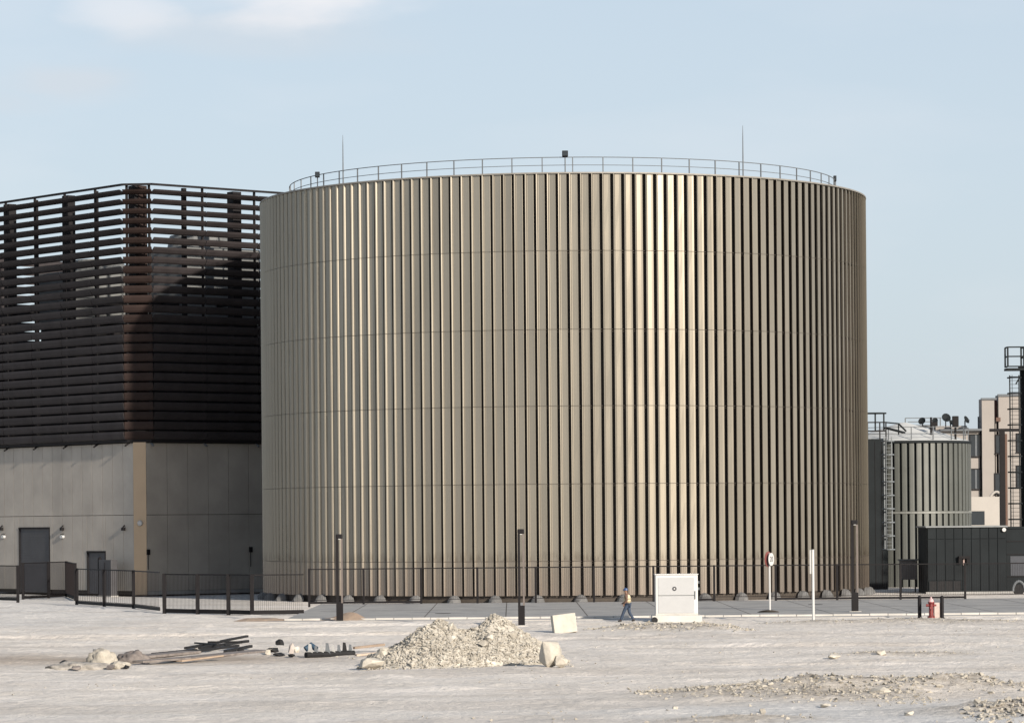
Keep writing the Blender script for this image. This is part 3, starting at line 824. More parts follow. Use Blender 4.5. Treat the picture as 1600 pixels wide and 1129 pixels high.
lf = [G(px, py) for px, py in ((120, 944), (163, 947), (209, 950))]
lf.append(G(250, 955))
fence_run('fence', lf, 2.45, 'short black fence run in front of the small door, left of the taller gate posts', thick=0.2, railh=0.2, lastpost=False, bsp=0.42, barw=0.02)
lf = [G(px, py) for px, py in ((257, 958), (309, 959), (357, 960), (394, 961), (478, 960))]
fence_run('fence', lf, 2.4, 'black open-framed fence bays ending left of the bronze tank', thick=0.22, railh=0.22, lastpost=False, bsp=0.12, barw=0.012)
lf = [G(px, py, -0.1) for px, py in ((-60, 936), (28, 939))]
fence_run('fence', lf, 2.6, 'dense dark fence panel at the left picture edge beside the roller door', thick=0.2, railh=0.2, bsp=0.14, barw=0.022)
lf = [G(px, py, YARD) for px, py in ((36, 936), (76, 934), (104, 932), (118, 938))]
fence_run('fence', lf, 2.9, 'dense dark barred gate and fence standing right in front of the roller door', thick=0.2, railh=0.2, bsp=0.16, barw=0.022)

# ================================================================== LAMPS, SIGNS, KIOSK
def slot_lamp(p, H, W, lab):
    t = thing('lamp_post', p, lab, 'lamp post', 'black slotted lamp posts along the road')
    bh = H * 0.21
    MB().box(-W / 2, W / 2, -0.12, 0.12, 0, bh).build('base_column', M['black'], t, bevel=0.015)
    MB().box(-W / 2, -W / 2 + W * 0.36, -0.10, 0.10, bh, H - 0.25).build('upright', M['black'], t)
    MB().box(W / 2 - W * 0.26, W / 2, -0.10, 0.10, bh, H - 0.25).build('upright', mat('lamp_upright_sunlit', (0.12, 0.10, 0.09), 0.5, 0.3), t)  # lighter brown carries the sunlight on this upright in its colour
    MB().box(-W / 2, W / 2, -0.11, 0.11, H - 0.248, H).build('lamp_head', M['black'], t, bevel=0.05)
    MB().box(-W / 2 + W * 0.37, W / 2 - W * 0.27, -0.09, 0.09, H - 0.28, H - 0.25).build('lens', M['white'], t)
    MB().box(-W * 0.9, W * 0.9, -0.25, 0.25, -0.1, 0.03).build('foundation', M['pale_concrete'], t)
for px, pb, pt, zb, lab in ((531, 970, 834, 0, 'black slotted lamp post by the brown soil heap, left of the rubble pile'), (815, 977, 826, 0, 'black slotted lamp post directly behind the right end of the rubble pile'),
                        (1336, 955, 812, 0.1, 'black slotted lamp post at the right end of the bronze tank')):
    p = G(px, pb, zb); H = P(px, pt, p.y).z - zb
    slot_lamp(p, H, 10.5 * p.y / F, lab)

def text_mesh(s, size, m_, name, parent, mtx, extr=0.004):
    cu = bpy.data.curves.new(name, 'FONT'); cu.body = s; cu.size = size; cu.align_x = 'CENTER'; cu.align_y = 'CENTER'; cu.extrude = extr
    tmp = bpy.data.objects.new(name, cu); col.objects.link(tmp)
    dg = bpy.context.evaluated_depsgraph_get(); me_ = bpy.data.meshes.new_from_object(tmp.evaluated_get(dg))
    bpy.data.objects.remove(tmp); me_.transform(mtx); me_.materials.clear(); me_.materials.append(m_)
    return link(name, me_, parent)
RX = Matrix.Rotation(PI / 2, 4, 'X')
p = G(1203, 953, 0.1); H = P(1203, 861, p.y).z - 0.1
t = thing('speed_sign', p, 'round white speed limit sign with red rim on a pale pole', 'road sign', rz=R(60))
MB().tube([(0, 0, 0), (0, 0, H - 0.1)], 0.055, 10).build('pole', M['white'], t)
rr = 0.45
def disc(r, ya, yb, n=40):
    return MB().cyl(0, 0, -yb, -ya, r, n=n, m=Matrix.Translation((0, 0, H - rr)) @ Matrix.Rotation(PI / 2, 4, 'X') @ Matrix.Rotation(0, 4, 'Z'))
d_ = disc(rr, 0.07, 0.10); d_.build('sign_rim', M['signred'], t)
yy = [v[1] for v in d_.v]; fy_ = min(yy)
sgn = 1 if fy_ > 0 else -1
MB().cyl(0, 0, 0.0, 0.012, rr * 0.82, n=40, m=Matrix.Translation((0, -0.118, H - rr)) @ Matrix.Rotation(-PI / 2, 4, 'X')).build('sign_face', M['white_rim'], t)
MB().cyl(0, 0, 0.0, 0.03, rr, n=40, m=Matrix.Translation((0, -0.105, H - rr)) @ Matrix.Rotation(-PI / 2, 4, 'X')) 
text_mesh('20', 0.42, M['print'], 'lettering', t, Matrix.Translation((0, -0.124, H - rr)) @ RX)
# low dark patch at its foot
vs, fs = hull(5, 1.3, 0.7, 0.22, 24); tag(MB().add([v + G(1200, 956, 0.1) + Vector((0, 0, 0.03)) for v in vs], fs).build('dark_patch', M['groove']), 'flat dark patch at the foot of the speed sign', 'cement patch')
p = onground(1271, 971); H = P(1268, 858, p.y).z - p.z
t = thing('edge_on_sign', p, 'white rectangular sign seen edge-on on a pale pole, right of the speed sign', 'road sign', rz=R(78))
t.name = 'road_sign'
MB().tube([(0, 0, 0), (0, 0, H)], 0.07, 10).build('pole', M['white'], t)
MB().box(-0.40, 0.40, 0.09, 0.12, H - 1.25, H - 0.02).build('sign_plate', M['white'], t, bevel=0.01)
MB().box(-0.2, 0.2, -0.25, 0.25, -0.1, 0.1).build('foot_block', M['concrete'], t)

p = onground(1057, 969); kw = 66 * p.y / F; kh = 63 * p.y / F
p.z = 0.0
t = thing('utility_kiosk', p, 'white utility kiosk cabinet with a round dark emblem in front of the bronze tank', 'utility cabinet')
kz = 0.30
MB().box(-kw / 2 - 0.2, kw / 2 + 0.2, -0.75, 0.85, -0.15, kz).build('plinth', mat('white_concrete', (0.46, 0.45, 0.42), 0.9, 0, 0.08, 2), t, bevel=0.03)
MB().box(-kw / 2, kw / 2, -0.5, 0.6, kz, kz + kh).build('cabinet_body', M['white_rim'], t, bevel=0.05)
for za, zb in ((0.12, kh * 0.475), (kh * 0.505, kh - 0.14)):
    MB().box(-kw / 2 + 0.14, kw / 2 - 0.2, -0.522, -0.502, kz + za, kz + zb).build('door_leaf', mat('pale_grey_door', (0.345, 0.35, 0.355), 0.5, 0, 0.03), t, bevel=0.006)
MB().cyl(0, 0, 0.0, 0.012, 0.115, n=24, m=Matrix.Translation((-0.12, -0.524, kz + kh * 0.66)) @ Matrix.Rotation(PI / 2, 4, 'X')).build('emblem_disc', M['print'], t)
MB().cyl(0, 0, 0.0, 0.008, 0.04, n=16, m=Matrix.Translation((-0.12, -0.537, kz + kh * 0.66)) @ Matrix.Rotation(PI / 2, 4, 'X')).build('emblem_centre', M['white'], t)
for z in (kh * 0.62, kh * 0.78): MB().box(kw / 2 + 0.001, kw / 2 + 0.09, -0.4, -0.2, kz + z, kz + z + 0.14).build('hinge', M['galv'], t, bevel=0.01)
MB().box(kw / 2 - 0.17, kw / 2 - 0.13, -0.55, -0.502, kz + kh * 0.4, kz + kh * 0.6).build('handle', M['galv'], t)
MB().box(-kw / 2 + 0.12, kw / 2 - 0.18, -0.506, -0.5015, kz + kh * 0.482, kz + kh * 0.498).build('door_joint', M['galv'], t)
MB().box(-kw / 2 + 0.002, kw / 2 - 0.002, -0.502, -0.5005, kz + 0.002, kz + 0.10).build('dust_band', M['pale_concrete'], t)
MB().box(-kw / 2 - 0.03, kw / 2 + 0.03, -0.54, 0.64, kz + kh, kz + kh + 0.05).build('roof_sheet', M['white_rim'], t, bevel=0.01)
pp = onground(1022, 971)
o = MB().tube([(0, -0.3, 0), (0, 0.3, 0)], 0.16, 12).build('drain_pipe', M['darkjunk'], None, loc=pp + Vector((0, -0.7, 0.12))); tag(o, 'short dark pipe end lying at the left foot of the kiosk', 'pipe')

# bollards, hydrant
for px, lab in ((1437, 'black bollard left of the red hydrant'), (1472, 'black bollard right of the red hydrant')):
    p = onground(px, 965); t = thing('bollard', p, lab, 'bollard', 'black bollards guarding the hydrant')
    Hh = 35 * p.y / F
    MB().tube([(0, 0, -0.1), (0, 0, Hh - 0.05), (0, 0, Hh)], [0.10, 0.10, 0.06], 14).build('post', M['black'], t)
    MB().cyl(0, 0, 0, 0.03, 0.16, n=14).build('base_plate', M['black'], t)
p = onground(1455, 965)
t = thing('fire_hydrant', p, 'red fire hydrant standing between two black bollards', 'fire hydrant')
MB().tube([(0, 0, -0.1), (0, 0, 0.10), (0, 0, 0.12), (0, 0, 0.75), (0, 0, 0.80), (0, 0, 0.86)], [0.20, 0.20, 0.12, 0.12, 0.17, 0.17], 16).build('barrel', M['red'], t)
MB().tube([(0, 0, 0.862), (0, 0, 0.98), (0, 0, 1.06), (0, 0, 1.12)], [0.15, 0.12, 0.05, 0.04], 16).build('bonnet', mat('faded_pink_paint', (0.45, 0.30, 0.30), 0.6), t)
for s_ in (-1, 1): MB().tube([(s_ * 0.121, 0, 0.68), (s_ * 0.27, 0, 0.68)], 0.075, 10).build('outlet', M['red'], t)
MB().tube([(0, -0.121, 0.55), (0, -0.24, 0.55)], 0.09, 10).build('outlet', M['red'], t)
o = MB().box(-0.16, 0.16, 0.0, 0.35, 0, 0.82).build('pale_block', mat('pinkish_white_block', (0.40, 0.33, 0.30), 0.9, 0, 0.12, 6), None, bevel=0.03, loc=p + Vector((0.32, -0.05, 0)))
tag(o, 'pinkish white block standing right behind the red hydrant', 'block')

# concrete block on the sand
p = onground(883, 988)
o = MB().box(-0.56, 0.56, -0.3, 0.3, 0.0, 0.92).build('concrete_block', mat('cream_concrete', (0.42, 0.395, 0.345), 0.9, 0, 0.12, 3, bump=0.3), None, bevel=0.03, loc=p + Vector((0, 0, -0.03)))
o.rotation_euler = (R(-6), R(-6), R(10)); tag(o, 'cream square concrete block tilted on the sand right of the lamp post', 'concrete block')

# ================================================================== STONES AND RUBBLE
def rock(px, py, w, h, seed, lab, m_=M['stone_pale'], d=None, blocky=0.3, n=18, name='boulder', cat='boulder', grp=None, tiltx=0):
    p = onground(px, py); W = w * p.y / F; H = h * p.y / F; D = d or W
    vs, fs = hull(seed, W, D, H, n, blocky)
    zmin = min(v.z for v in vs)
    o = MB().add(vs, fs).build(name, m_, None, bevel=min(W, H) * 0.04, loc=(p.x, p.y + D * 0.4, p.z - zmin - 0.04 * H)); tag(o, lab, cat, grp)
    return o
rock(580, 1046, 41, 22, 11, 'pale smooth boulder at the left foot of the rubble pile')
rock(861, 1042, 36, 44, 29, 'large cream boulder standing at the right end of the rubble pile', n=20, blocky=0.5)
rock(877, 1043, 22, 22, 7, 'small pale stone leaning right of the large cream boulder')
rock(808, 1036, 20, 30, 17, 'upright squared pale stone leaning on the right slope of the rubble pile', blocky=0.9, n=24)
rock(832, 1038, 30, 20, 19, 'grey angular stone between the squared stone and the large boulder', m_=mat('grey_stone', (0.26, 0.23, 0.20), 0.9, 0, 0.2, 3, bump=0.4))
rock(1378, 1087, 34, 15, 23, 'pale flat stone in the gravel ridge on the right')
rock(1352, 1078, 20, 12, 24, 'small pale stone left of the flat stone in the gravel ridge', m_=M['stone'])
rock(1305, 1029, 22, 9, 25, 'brown stone at the left end of the low rubble row', m_=M['stone'])
rock(1378, 1024, 20, 10, 26, 'pale stone in the middle of the low rubble row')
rock(1290, 1105, 18, 8, 27, 'thin pale stone below the gravel ridge')
rock(1420, 1117, 18, 9, 28, 'pale stone near the bottom edge right of centre')
rock(1192, 1113, 12, 8, 30, 'small cream stone near the bottom edge in the centre right', m_=M['stone'])
rock(1055, 1111, 12, 9, 31, 'small cream stone alone near the bottom centre', m_=M['stone'])
rock(849, 966, 9, 5, 32, 'tiny white stone on the pavement left of the tilted block')

# rubble pile
pc = onground(728, 1042); s_ = pc.y / F
pile = thing('rubble_pile', pc + Vector((0, 2.6, 0)), 'large two-humped heap of pale broken limestone rubble in the foreground', 'rubble pile')
def pileh(x, y):
    x = np.asarray(x, float); y = np.asarray(y, float)
    def cone(cx, cy, h, rx, ry):
        d = np.sqrt(((x - cx) / rx) ** 2 + ((y - cy) / ry) ** 2); return h * np.clip(1 - d, 0, 1) ** 0.92
    h1 = cone((688 - 728) * s_, 0.2, 1.68, 3.15, 3.2); h2 = cone((775 - 728) * s_, 0.9, 1.78, 2.75, 3.2); h3 = cone((730 - 728) * s_, 0.3, 1.30, 3.4, 2.7)
    h = np.maximum(np.maximum(h1, h2), h3)
    k = sst(h, 0, 0.3)
    h = h + k * ((fbm(x * 1.1, y * 1.1, 61, 3) - 0.45) * 0.50 + (fbm(x * 3.4, y * 3.4, 71, 3) - 0.45) * 0.20)
    return h - 0.06
xs = np.linspace(-4.2, 4.2, 150); ys = np.linspace(-3.8, 4.2, 120)
XX, YY = np.meshgrid(xs, ys); ZZ = pileh(XX, YY)
ii = np.arange(len(xs) * len(ys)).reshape(len(ys), len(xs))
qd = np.stack([ii[:-1, :-1], ii[:-1, 1:], ii[1:, 1:], ii[1:, :-1]], -1).reshape(-1, 4)
MB().add(np.stack([XX, YY, ZZ], -1).reshape(-1, 3).tolist(), qd.tolist()).build('rubble_fines', M['rubble'], pile)
rg = random.Random(77)
stm = []
for k in range(14):
    vs, fs = hull(100 + k, 1.0, rg.uniform(0.6, 1), rg.uniform(0.45, 0.8), 12, rg.choice([0, 0.3, 0.7]))
    stm.append(MB().add(vs, fs).mesh('stone', M['stone']))
small = MB()
def place(k, size, stuff):
    for _ in range(50):
        x_, y_ = rg.uniform(-4.0, 3.9), rg.uniform(-3.6, 2.5); z_ = float(pileh(x_, y_))
        if z_ > 0.05 or rg.random() < 0.06: break
    rot = Matrix.Rotation(rg.uniform(0, 6.3), 4, 'Z') @ Matrix.Rotation(rg.uniform(-.6, .6), 4, 'X') @ Matrix.Rotation(rg.uniform(-.5, .5), 4, 'Y')
    mt = Matrix.Translation((x_, y_, max(z_, 0) + size * 0.12)) @ rot @ Matrix.Scale(size, 4)
    if stuff:
        m_ = stm[k % 14]; small.add([mt @ v.co for v in m_.vertices], [tuple(p_.vertices) for p_ in m_.polygons])
    else:
        o = link('stone', stm[k % 14], pile); o.matrix_local = mt
for k in range(110): place(k, rg.uniform(0.16, 0.28) if k % 6 else rg.uniform(0.3, 0.5), False)
for k in range(11000): place(k, 0.04 + 0.14 * rg.random() ** 2, True)
tag(small.build('small_stones', M['stone'], pile), kind='stuff')

# scattered gravel over the ridges and the sand
tpl = [hull(200 + k, 1, 0.8, 0.6, 9) for k in range(10)]
gr = MB()
def strew(px, py, size):
    p = onground(px, py); vs, fs = rg.choice(tpl); r_ = Matrix.Rotation(rg.uniform(0, 6.3), 3, 'Z')
    gr.add([r_ @ (v * size) + p + Vector((0, 0, size * 0.12)) for v in vs], fs)
pts = []
for (p1, p2, w, am, sd) in RIDGES:
    a_, b_ = G(*p1), G(*p2); L = (b_ - a_).length; nn = int(L * w * (130 if am > 0.25 else 45))
    for k in range(nn):
        t_ = rg.random(); q = a_.lerp(b_, t_) + Vector((rg.uniform(-.5, .5), rg.gauss(0, w * 0.7), 0))
        pts.append((q.x, q.y, 0.025 + (0.26 if am > 0.4 else 0.17) * rg.random() ** 6))
for k in range(3200):
    Y = 86 + 90 * rg.random() ** 1.3; X = rg.uniform(-0.17, 0.17) * Y
    dens = float(fbm(X * 0.12, Y * 0.12, 88, 3))
    if dens > 0.42 + 0.12 * (X < 0): pts.append((X, Y, 0.025 + 0.13 * rg.random() ** 5))
arr = np.array(pts); zz_ = terrain(arr[:, 0], arr[:, 1])
for (x_, y_, sz), z_ in zip(pts, zz_):
    if PAVF - 2.6 < y_ < 217 and x_ > px0 - 2: continue
    vs, fs = rg.choice(tpl); r_ = Matrix.Rotation(rg.uniform(0, 6.3), 3, 'Z')
    gr.add([r_ @ (v * sz) + Vector((x_, y_, z_ + sz * 0.1)) for v in vs], fs)
tag(gr.build('gravel', M['stone']), 'loose gravel and stone chips strewn over the sand', 'gravel', kind='stuff')

# brown soil heap by the left lamp
a_ = onground(345, 972); b_ = onground(600, 968)
L = b_.x - a_.x; xs = np.linspace(0, L, 120); ys = np.linspace(-1.6, 1.6, 26)
XX, YY = np.meshgrid(xs, ys)
prof = 0.10 + 0.30 * fbm(XX * 0.55, YY * 0.1, 51, 3) + 0.28 * np.exp(-((XX - L * 0.80) / 0.9) ** 2)
HH = prof * np.clip(1 - (YY / 1.6) ** 2, 0, 1) * sst(XX, 0, 1.6) * (1 - sst(XX, L - 1.6, L)) + (fbm(XX * 2, YY * 2, 52, 3) - 0.45) * 0.10 - 0.04
base = terrain(XX + a_.x, YY + (a_.y + b_.y) / 2)
ii = np.arange(len(xs) * len(ys)).reshape(len(ys), len(xs)); qd = np.stack([ii[:-1, :-1], ii[:-1, 1:], ii[1:, 1:], ii[1:, :-1]], -1).reshape(-1, 4)
o = MB().add(np.stack([XX, YY, HH + base], -1).reshape(-1, 3).tolist(), qd.tolist()).build('soil_heap', M['soil'], None, loc=(a_.x, (a_.y + b_.y) / 2, 0))
tag(o, 'long low heap of red-brown soil at the foot of the left lamp post', 'soil heap')

# ---- scrap on the left
def plank(px0_, py0_, px1_, py1_, w, h, lab, m_=M['timber'], z=0.05, name='plank', cat='plank', grp=None):
    a_, b_ = onground(px0_, py0_), onground(px1_, py1_)
    c_ = (a_ + b_) / 2
    o = MB().bar(a_ - c_ + Vector((0, 0, z)), b_ - c_ + Vector((0, 0, z + 0.06)), w, h).build(name, m_, None, bevel=0.01, loc=c_); tag(o, lab, cat, grp)
plank(212, 1028, 300, 1022, 0.9, 0.10, 'wide grey weathered board at the pit edge', m_=M['timber'])
plank(215, 1038, 290, 1035, 0.6, 0.08, 'grey board lying nearest, below the wide weathered board', z=0.12)
plank(268, 1031, 412, 1019, 0.9, 0.08, 'long grey board reaching from the pit towards the dark scrap', z=0.03)
plank(280, 1036, 345, 1030, 0.3, 0.06, 'narrow splintered lath beside the long grey board', z=0.1, m_=M['soil'])
plank(240, 1023, 305, 1019, 0.25, 0.10, 'dark narrow board behind the wide weathered board', m_=M['darkjunk'])
for a_, b_, c_, d_, w_, z_, lab in ((290, 1014, 352, 1005, .14, .06, 'black bar reaching furthest left at the back of the scrap bars'), (312, 1017, 387, 1008, .16, .14, 'longest black bar in the middle of the scrap bars'),
        (298, 1020, 372, 1012, .14, .05, 'black bar lying nearest and lowest among the scrap bars'), (346, 1009, 386, 1003, .14, .22, 'short black bar sticking up at the top right of the scrap bars'),
        (325, 1011, 380, 1013, .10, .24, 'thin black bar lying across the others, dipping to the right'), (305, 1008, 340, 1013, .10, .12, 'thin short black bar crossing the left end of the scrap bars'), (352, 1020, 392, 1014, .16, .08, 'thick black bar at the bottom right of the scrap bars')):
    plank(a_, b_, c_, d_, w_, w_ * .7, lab, m_=M['darkjunk'], z=z_, name='bar', cat='bar', grp='black scrap bars')
plank(553, 1020, 600, 1017, 0.14, 0.10, 'thin brown wooden stick left of the rubble pile', m_=mat('brown_stick', (0.22, 0.17, 0.13), 0.8), z=0.22)
plank(556, 1025, 598, 1023, 0.22, 0.08, 'pale flat plank lying under the brown stick', m_=mat('pale_plank', (0.42, 0.34, 0.27), 0.8))
# sack
M['grit'] = mat('grey_grit', (0.20, 0.185, 0.165), 0.95, 0, 0.3, 3, color2=(0.38, 0.355, 0.32), bump=0.8, bscale=8)
for q_, (x_, y_, w_, h_) in enumerate(((98, 1037, 14, 7), (118, 1046, 16, 7), (140, 1033, 14, 6), (172, 1046, 18, 9), (196, 1044, 12, 7))):
    rock(x_, y_, w_, h_, 60 + q_, ('dark clod of earth furthest left of the cream sack', 'grey clod of earth in front of the dirt mound, left of the sack', 'dark clod of earth right behind the dirt mound', 'dark brown clod directly in front of the cream sack', 'dark clod of earth right of the small fold of sacking')[q_], m_=M['timber'] if q_ % 2 else M['darkjunk'], name='earth_clod', cat='clod', grp='clods round the cream sack', d=0.5)
p = onground(165, 1043)
def blob(name, m_, p, sx, sy, sz, seed, lab, cat):
    bm = bmesh.new(); bmesh.ops.create_icosphere(bm, subdivisions=4, radius=1)
    rgx = random.Random(seed); o1, o2 = rgx.uniform(0, 99), rgx.uniform(0, 99)
    for v in bm.verts:
        d = 0.50 + 0.85 * float(fbm(v.co.x * 2.6 + o1 + v.co.z, v.co.y * 2.6 + o2 + v.co.z * 1.3, seed, 4)) + 0.25 * abs(float(fbm(v.co.x * 5 + o1 + v.co.z * 4, v.co.y * 5 + o2, seed + 9, 2)) - 0.37)
        v.co = Vector((v.co.x * sx * d, v.co.y * sy * d, max(v.co.z, -0.35) * sz * d))
    me_ = bpy.data.meshes.new(name); bm.to_mesh(me_); bm.free(); me_.materials.append(m_)
    for q in me_.polygons: q.use_smooth = True
    o = link(name, me_, None, p); return tag(o, lab, cat)
blob('cloth_sack', M['canvas'], onground(160, 1040) + Vector((0, 0.3, 0.12)), 0.62, 0.5, 0.55, 3, 'crumpled cream sack lying beside the pit', 'sack')
blob('cloth_sack', M['canvas'], onground(186, 1045) + Vector((0, 0.2, 0.08)), 0.45, 0.35, 0.22, 4, 'small fold of cream sacking right of the crumpled sack', 'sack')
blob('soil_mound', M['grit'], onground(125, 1045) + Vector((0, 0.6, 0.0)), 1.2, 0.8, 0.28, 5, 'low grey dirt mound left of the cream sack', 'dirt mound')
blob('dirt_clod', M['timber'], onground(208, 1036) + Vector((0, 0.4, 0.02)), 0.75, 0.5, 0.50, 6, 'dark clod of earth between the sack and the weathered boards', 'dirt clod')
# scrap lumps
for k, (px, py, w, h, m_, lab) in enumerate(((437, 1009, 14, 13, M['darkjunk'], 'round black scrap lump standing highest in the scrap row'), (425, 1019, 24, 8, M['darkjunk'], 'flat black scrap piece at the left of the scrap row'),
        (455, 1022, 10, 20, mat('pink_grey_stone', (0.36, 0.32, 0.29), 0.9), 'pinkish grey upright stone in the scrap row'), (463, 1019, 10, 12, M['stone'], 'tan stone right of the upright stone in the scrap row'),
        (435, 1025, 20, 7, M['darkjunk'], 'low black scrap piece in front of the scrap row'), (455, 1026, 12, 6, M['darkjunk'], 'small black scrap piece left of the ribbed pipe'),
        (418, 1025, 10, 12, M['stone'], 'small tan stone at the left end of the scrap row'), (376, 1018, 12, 7, M['darkjunk'], 'small black lump right of the scrap bars'))):
    rock(px, py, w, h, 40 + k, lab, m_=m_, name='scrap_piece' if m_ is M['darkjunk'] else 'stone', cat='scrap' if m_ is M['darkjunk'] else 'stone', blocky=0.5)
M['towerpale'] = mat('dusty_plastic', (0.28, 0.28, 0.275), 0.7)
# ribbed duct: black base tube with pale fins
a_ = onground(478, 1027); b_ = onground(553, 1024)
t = thing('ribbed_duct', a_, 'black ribbed duct with pale upright fins lying in the scrap row', 'duct')
q = b_ - a_
MB().tube([(0, 0, 0.10), q * 0.5 + Vector((0, 0.05, 0.10)), q + Vector((0, 0, 0.10))], 0.13, 10).build('duct_pipe', M['darkjunk'], t)
for k in range(8):
    c_ = q * ((k + 0.8) / 8.4)
    vs = [Vector((-0.10, 0, 0)), Vector((0.10, 0, 0)), Vector((0.03, 0, 0.40)), Vector((-0.07, 0, 0.42))]
    m_ = MB(); m_.add([v * (0.85 if k % 3 else 1.05) + c_ + Vector((0, dy, 0.12)) for dy in (-0.04, 0.04) for v in vs], [(0, 1, 2, 3), (7, 6, 5, 4), (0, 4, 5, 1), (1, 5, 6, 2), (2, 6, 7, 3), (3, 7, 4, 0)])
    m_.build('fin', M['towerpale'] if k in (0, 2, 4) else (M['galv'] if k % 2 else M['darkjunk']), t)
o = MB().tube([(-0.22, 0, 0.3), (0, 0.1, 0.46), (0.22, 0, 0.3)], 0.12, 8).build('blue_drum', M['blue'], None, loc=onground(485, 1026) + Vector((0, 0.4, 0))); tag(o, 'small bent blue pipe on the left end of the ribbed duct', 'pipe')

# ================================================================== PERSON
def skin(name, pts, edges, rad, m_, parent, sub=2):
    me_ = bpy.data.meshes.new(name); me_.from_pydata(pts, edges, []); o = bpy.data.objects.new(name, me_); col.objects.link(o)
    sm = o.modifiers.new('s', 'SKIN'); sm.use_smooth_shade = True
    for i, v in enumerate(me_.skin_vertices[0].data):
        r = rad[i]; v.radius = (r, r) if not isinstance(r, tuple) else r; v.use_root = (i == 0)
    o.modifiers.new('u', 'SUBSURF').levels = sub
    dg = bpy.context.evaluated_depsgraph_get(); m2 = bpy.data.meshes.new_from_object(o.evaluated_get(dg)); bpy.data.objects.remove(o)
    m2.materials.clear(); m2.materials.append(m_); m2.name = name
    return link(name, m2, parent)
p = onground(981, 971); pf = G(981, 971)
per = thing('person', p, 'person in a blue helmet, pale vest and dark trousers walking left past the kiosk', 'person', rz=R(158))
# local: +x forward, +y to the person's left, z up; height 1.76
J = dict(pel=(0, 0, .93), spine=(.01, 0, 1.12), chest=(.04, 0, 1.34), neck=(.07, 0, 1.50), head=(.11, 0, 1.62), top=(.12, 0, 1.70),
         hl=(0, .09, .89), kl=(.20, .10, .50), al=(.36, .10, .09), tl=(.52, .11, .04),
         hr=(0, -.09, .89), kr=(-.06, -.10, .48), ar=(-.30, -.10, .12), tr=(-.17, -.11, .04),
         sl=(.04, .19, 1.42), el=(-.06, .26, 1.16), wl=(.10, .28, .96), sr=(.04, -.19, 1.42), er=(.10, -.25, 1.15), wr=(.28, -.22, 1.02))
def sk(name, keys, edges, rads, m_):
    return skin(name, [J[k] for k in keys], edges, rads, m_, per)
keys = ['pel', 'spine', 'chest', 'neck', 'head', 'top', 'hl', 'kl', 'al', 'tl', 'hr', 'kr', 'ar', 'tr', 'sl', 'el', 'wl', 'sr', 'er', 'wr']
edges = [(0, 1), (1, 2), (2, 3), (3, 4), (4, 5), (0, 6), (6, 7), (7, 8), (8, 9), (0, 10), (10, 11), (11, 12), (12, 13), (2, 14), (14, 15), (15, 16), (2, 17), (17, 18), (18, 19)]
rads = [.12, .11, .12, .055, .095, .07, .085, .06, .042, .03, .085, .06, .042, .03, .06, .042, .028, .06, .042, .028]
body = sk('body', keys, edges, rads, M['skin'])
tk = ['pel', 'hl', 'kl', 'al', 'hr', 'kr', 'ar']
sk('trousers', tk, [(0, 1), (1, 2), (2, 3), (0, 4), (4, 5), (5, 6)], [.145, .11, .085, .070, .11, .085, .070], M['denim'])
sk('shirt', ['spine', 'chest', 'sl', 'el', 'wl', 'sr', 'er', 'wr'], [(0, 1), (1, 2), (2, 3), (3, 4), (1, 5), (5, 6), (6, 7)], [.135, .145, .08, .062, .045, .08, .062, .045], M['shirt'])
skin('vest', [(0.0, 0, .95), (.01, 0, 1.12), (.04, 0, 1.33), (.055, 0, 1.45)], [(0, 1), (1, 2), (2, 3)], [(.17, .20), (.165, .19), (.175, .215), (.12, .16)], M['vest'], per)
for zc in (1.08, 1.22):
    MB().cyl(0.015, 0, zc - 0.03, zc + 0.03, 0.205, n=20).build('reflective_band', M['tape'], per)
for s_, a_, t_ in (('l', 'al', 'tl'), ('r', 'ar', 'tr')):
    A, T = Vector(J[a_]), Vector(J[t_]); skin('boot', [A + Vector((0, 0, .03)), A + Vector((-.03, 0, -.04)), A.lerp(T, .6), T], [(0, 1), (1, 2), (2, 3)], [.062, .058, .05, .035], M['boot'], per)
for w_, sd in (('wl', 1), ('wr', -1)):
    W = Vector(J[w_]); d_ = Vector((.35, 0, -1)).normalized() if w_ == 'wl' else Vector((.8, 0, -.5)).normalized()
    hm = MB(); hm.tube([W, W + d_ * .05, W + d_ * .10], [.028, .042, .036], 8)
    for k in range(4):
        b0 = W + d_ * .09 + Vector((0, 0, 0)) + d_.cross(Vector((0, 1, 0))) * (k - 1.5) * .019
        ln = (.065, .075, .07, .055)[k]; hm.tube([b0, b0 + d_ * ln * .55 - Vector((0, sd * .012, 0)), b0 + d_ * ln * .9 - Vector((0, sd * .035, 0))], [.010, .009, .007], 6)
    tb = W + d_ * .03 + d_.cross(Vector((0, 1, 0))) * -.035; hm.tube([tb, tb + d_ * .04 + Vector((0.02, 0, 0)), tb + d_ * .065 + Vector((.02, -sd * .01, 0))], [.012, .010, .008], 6)
    hm.build('hand', M['skin'], per, smooth=True)
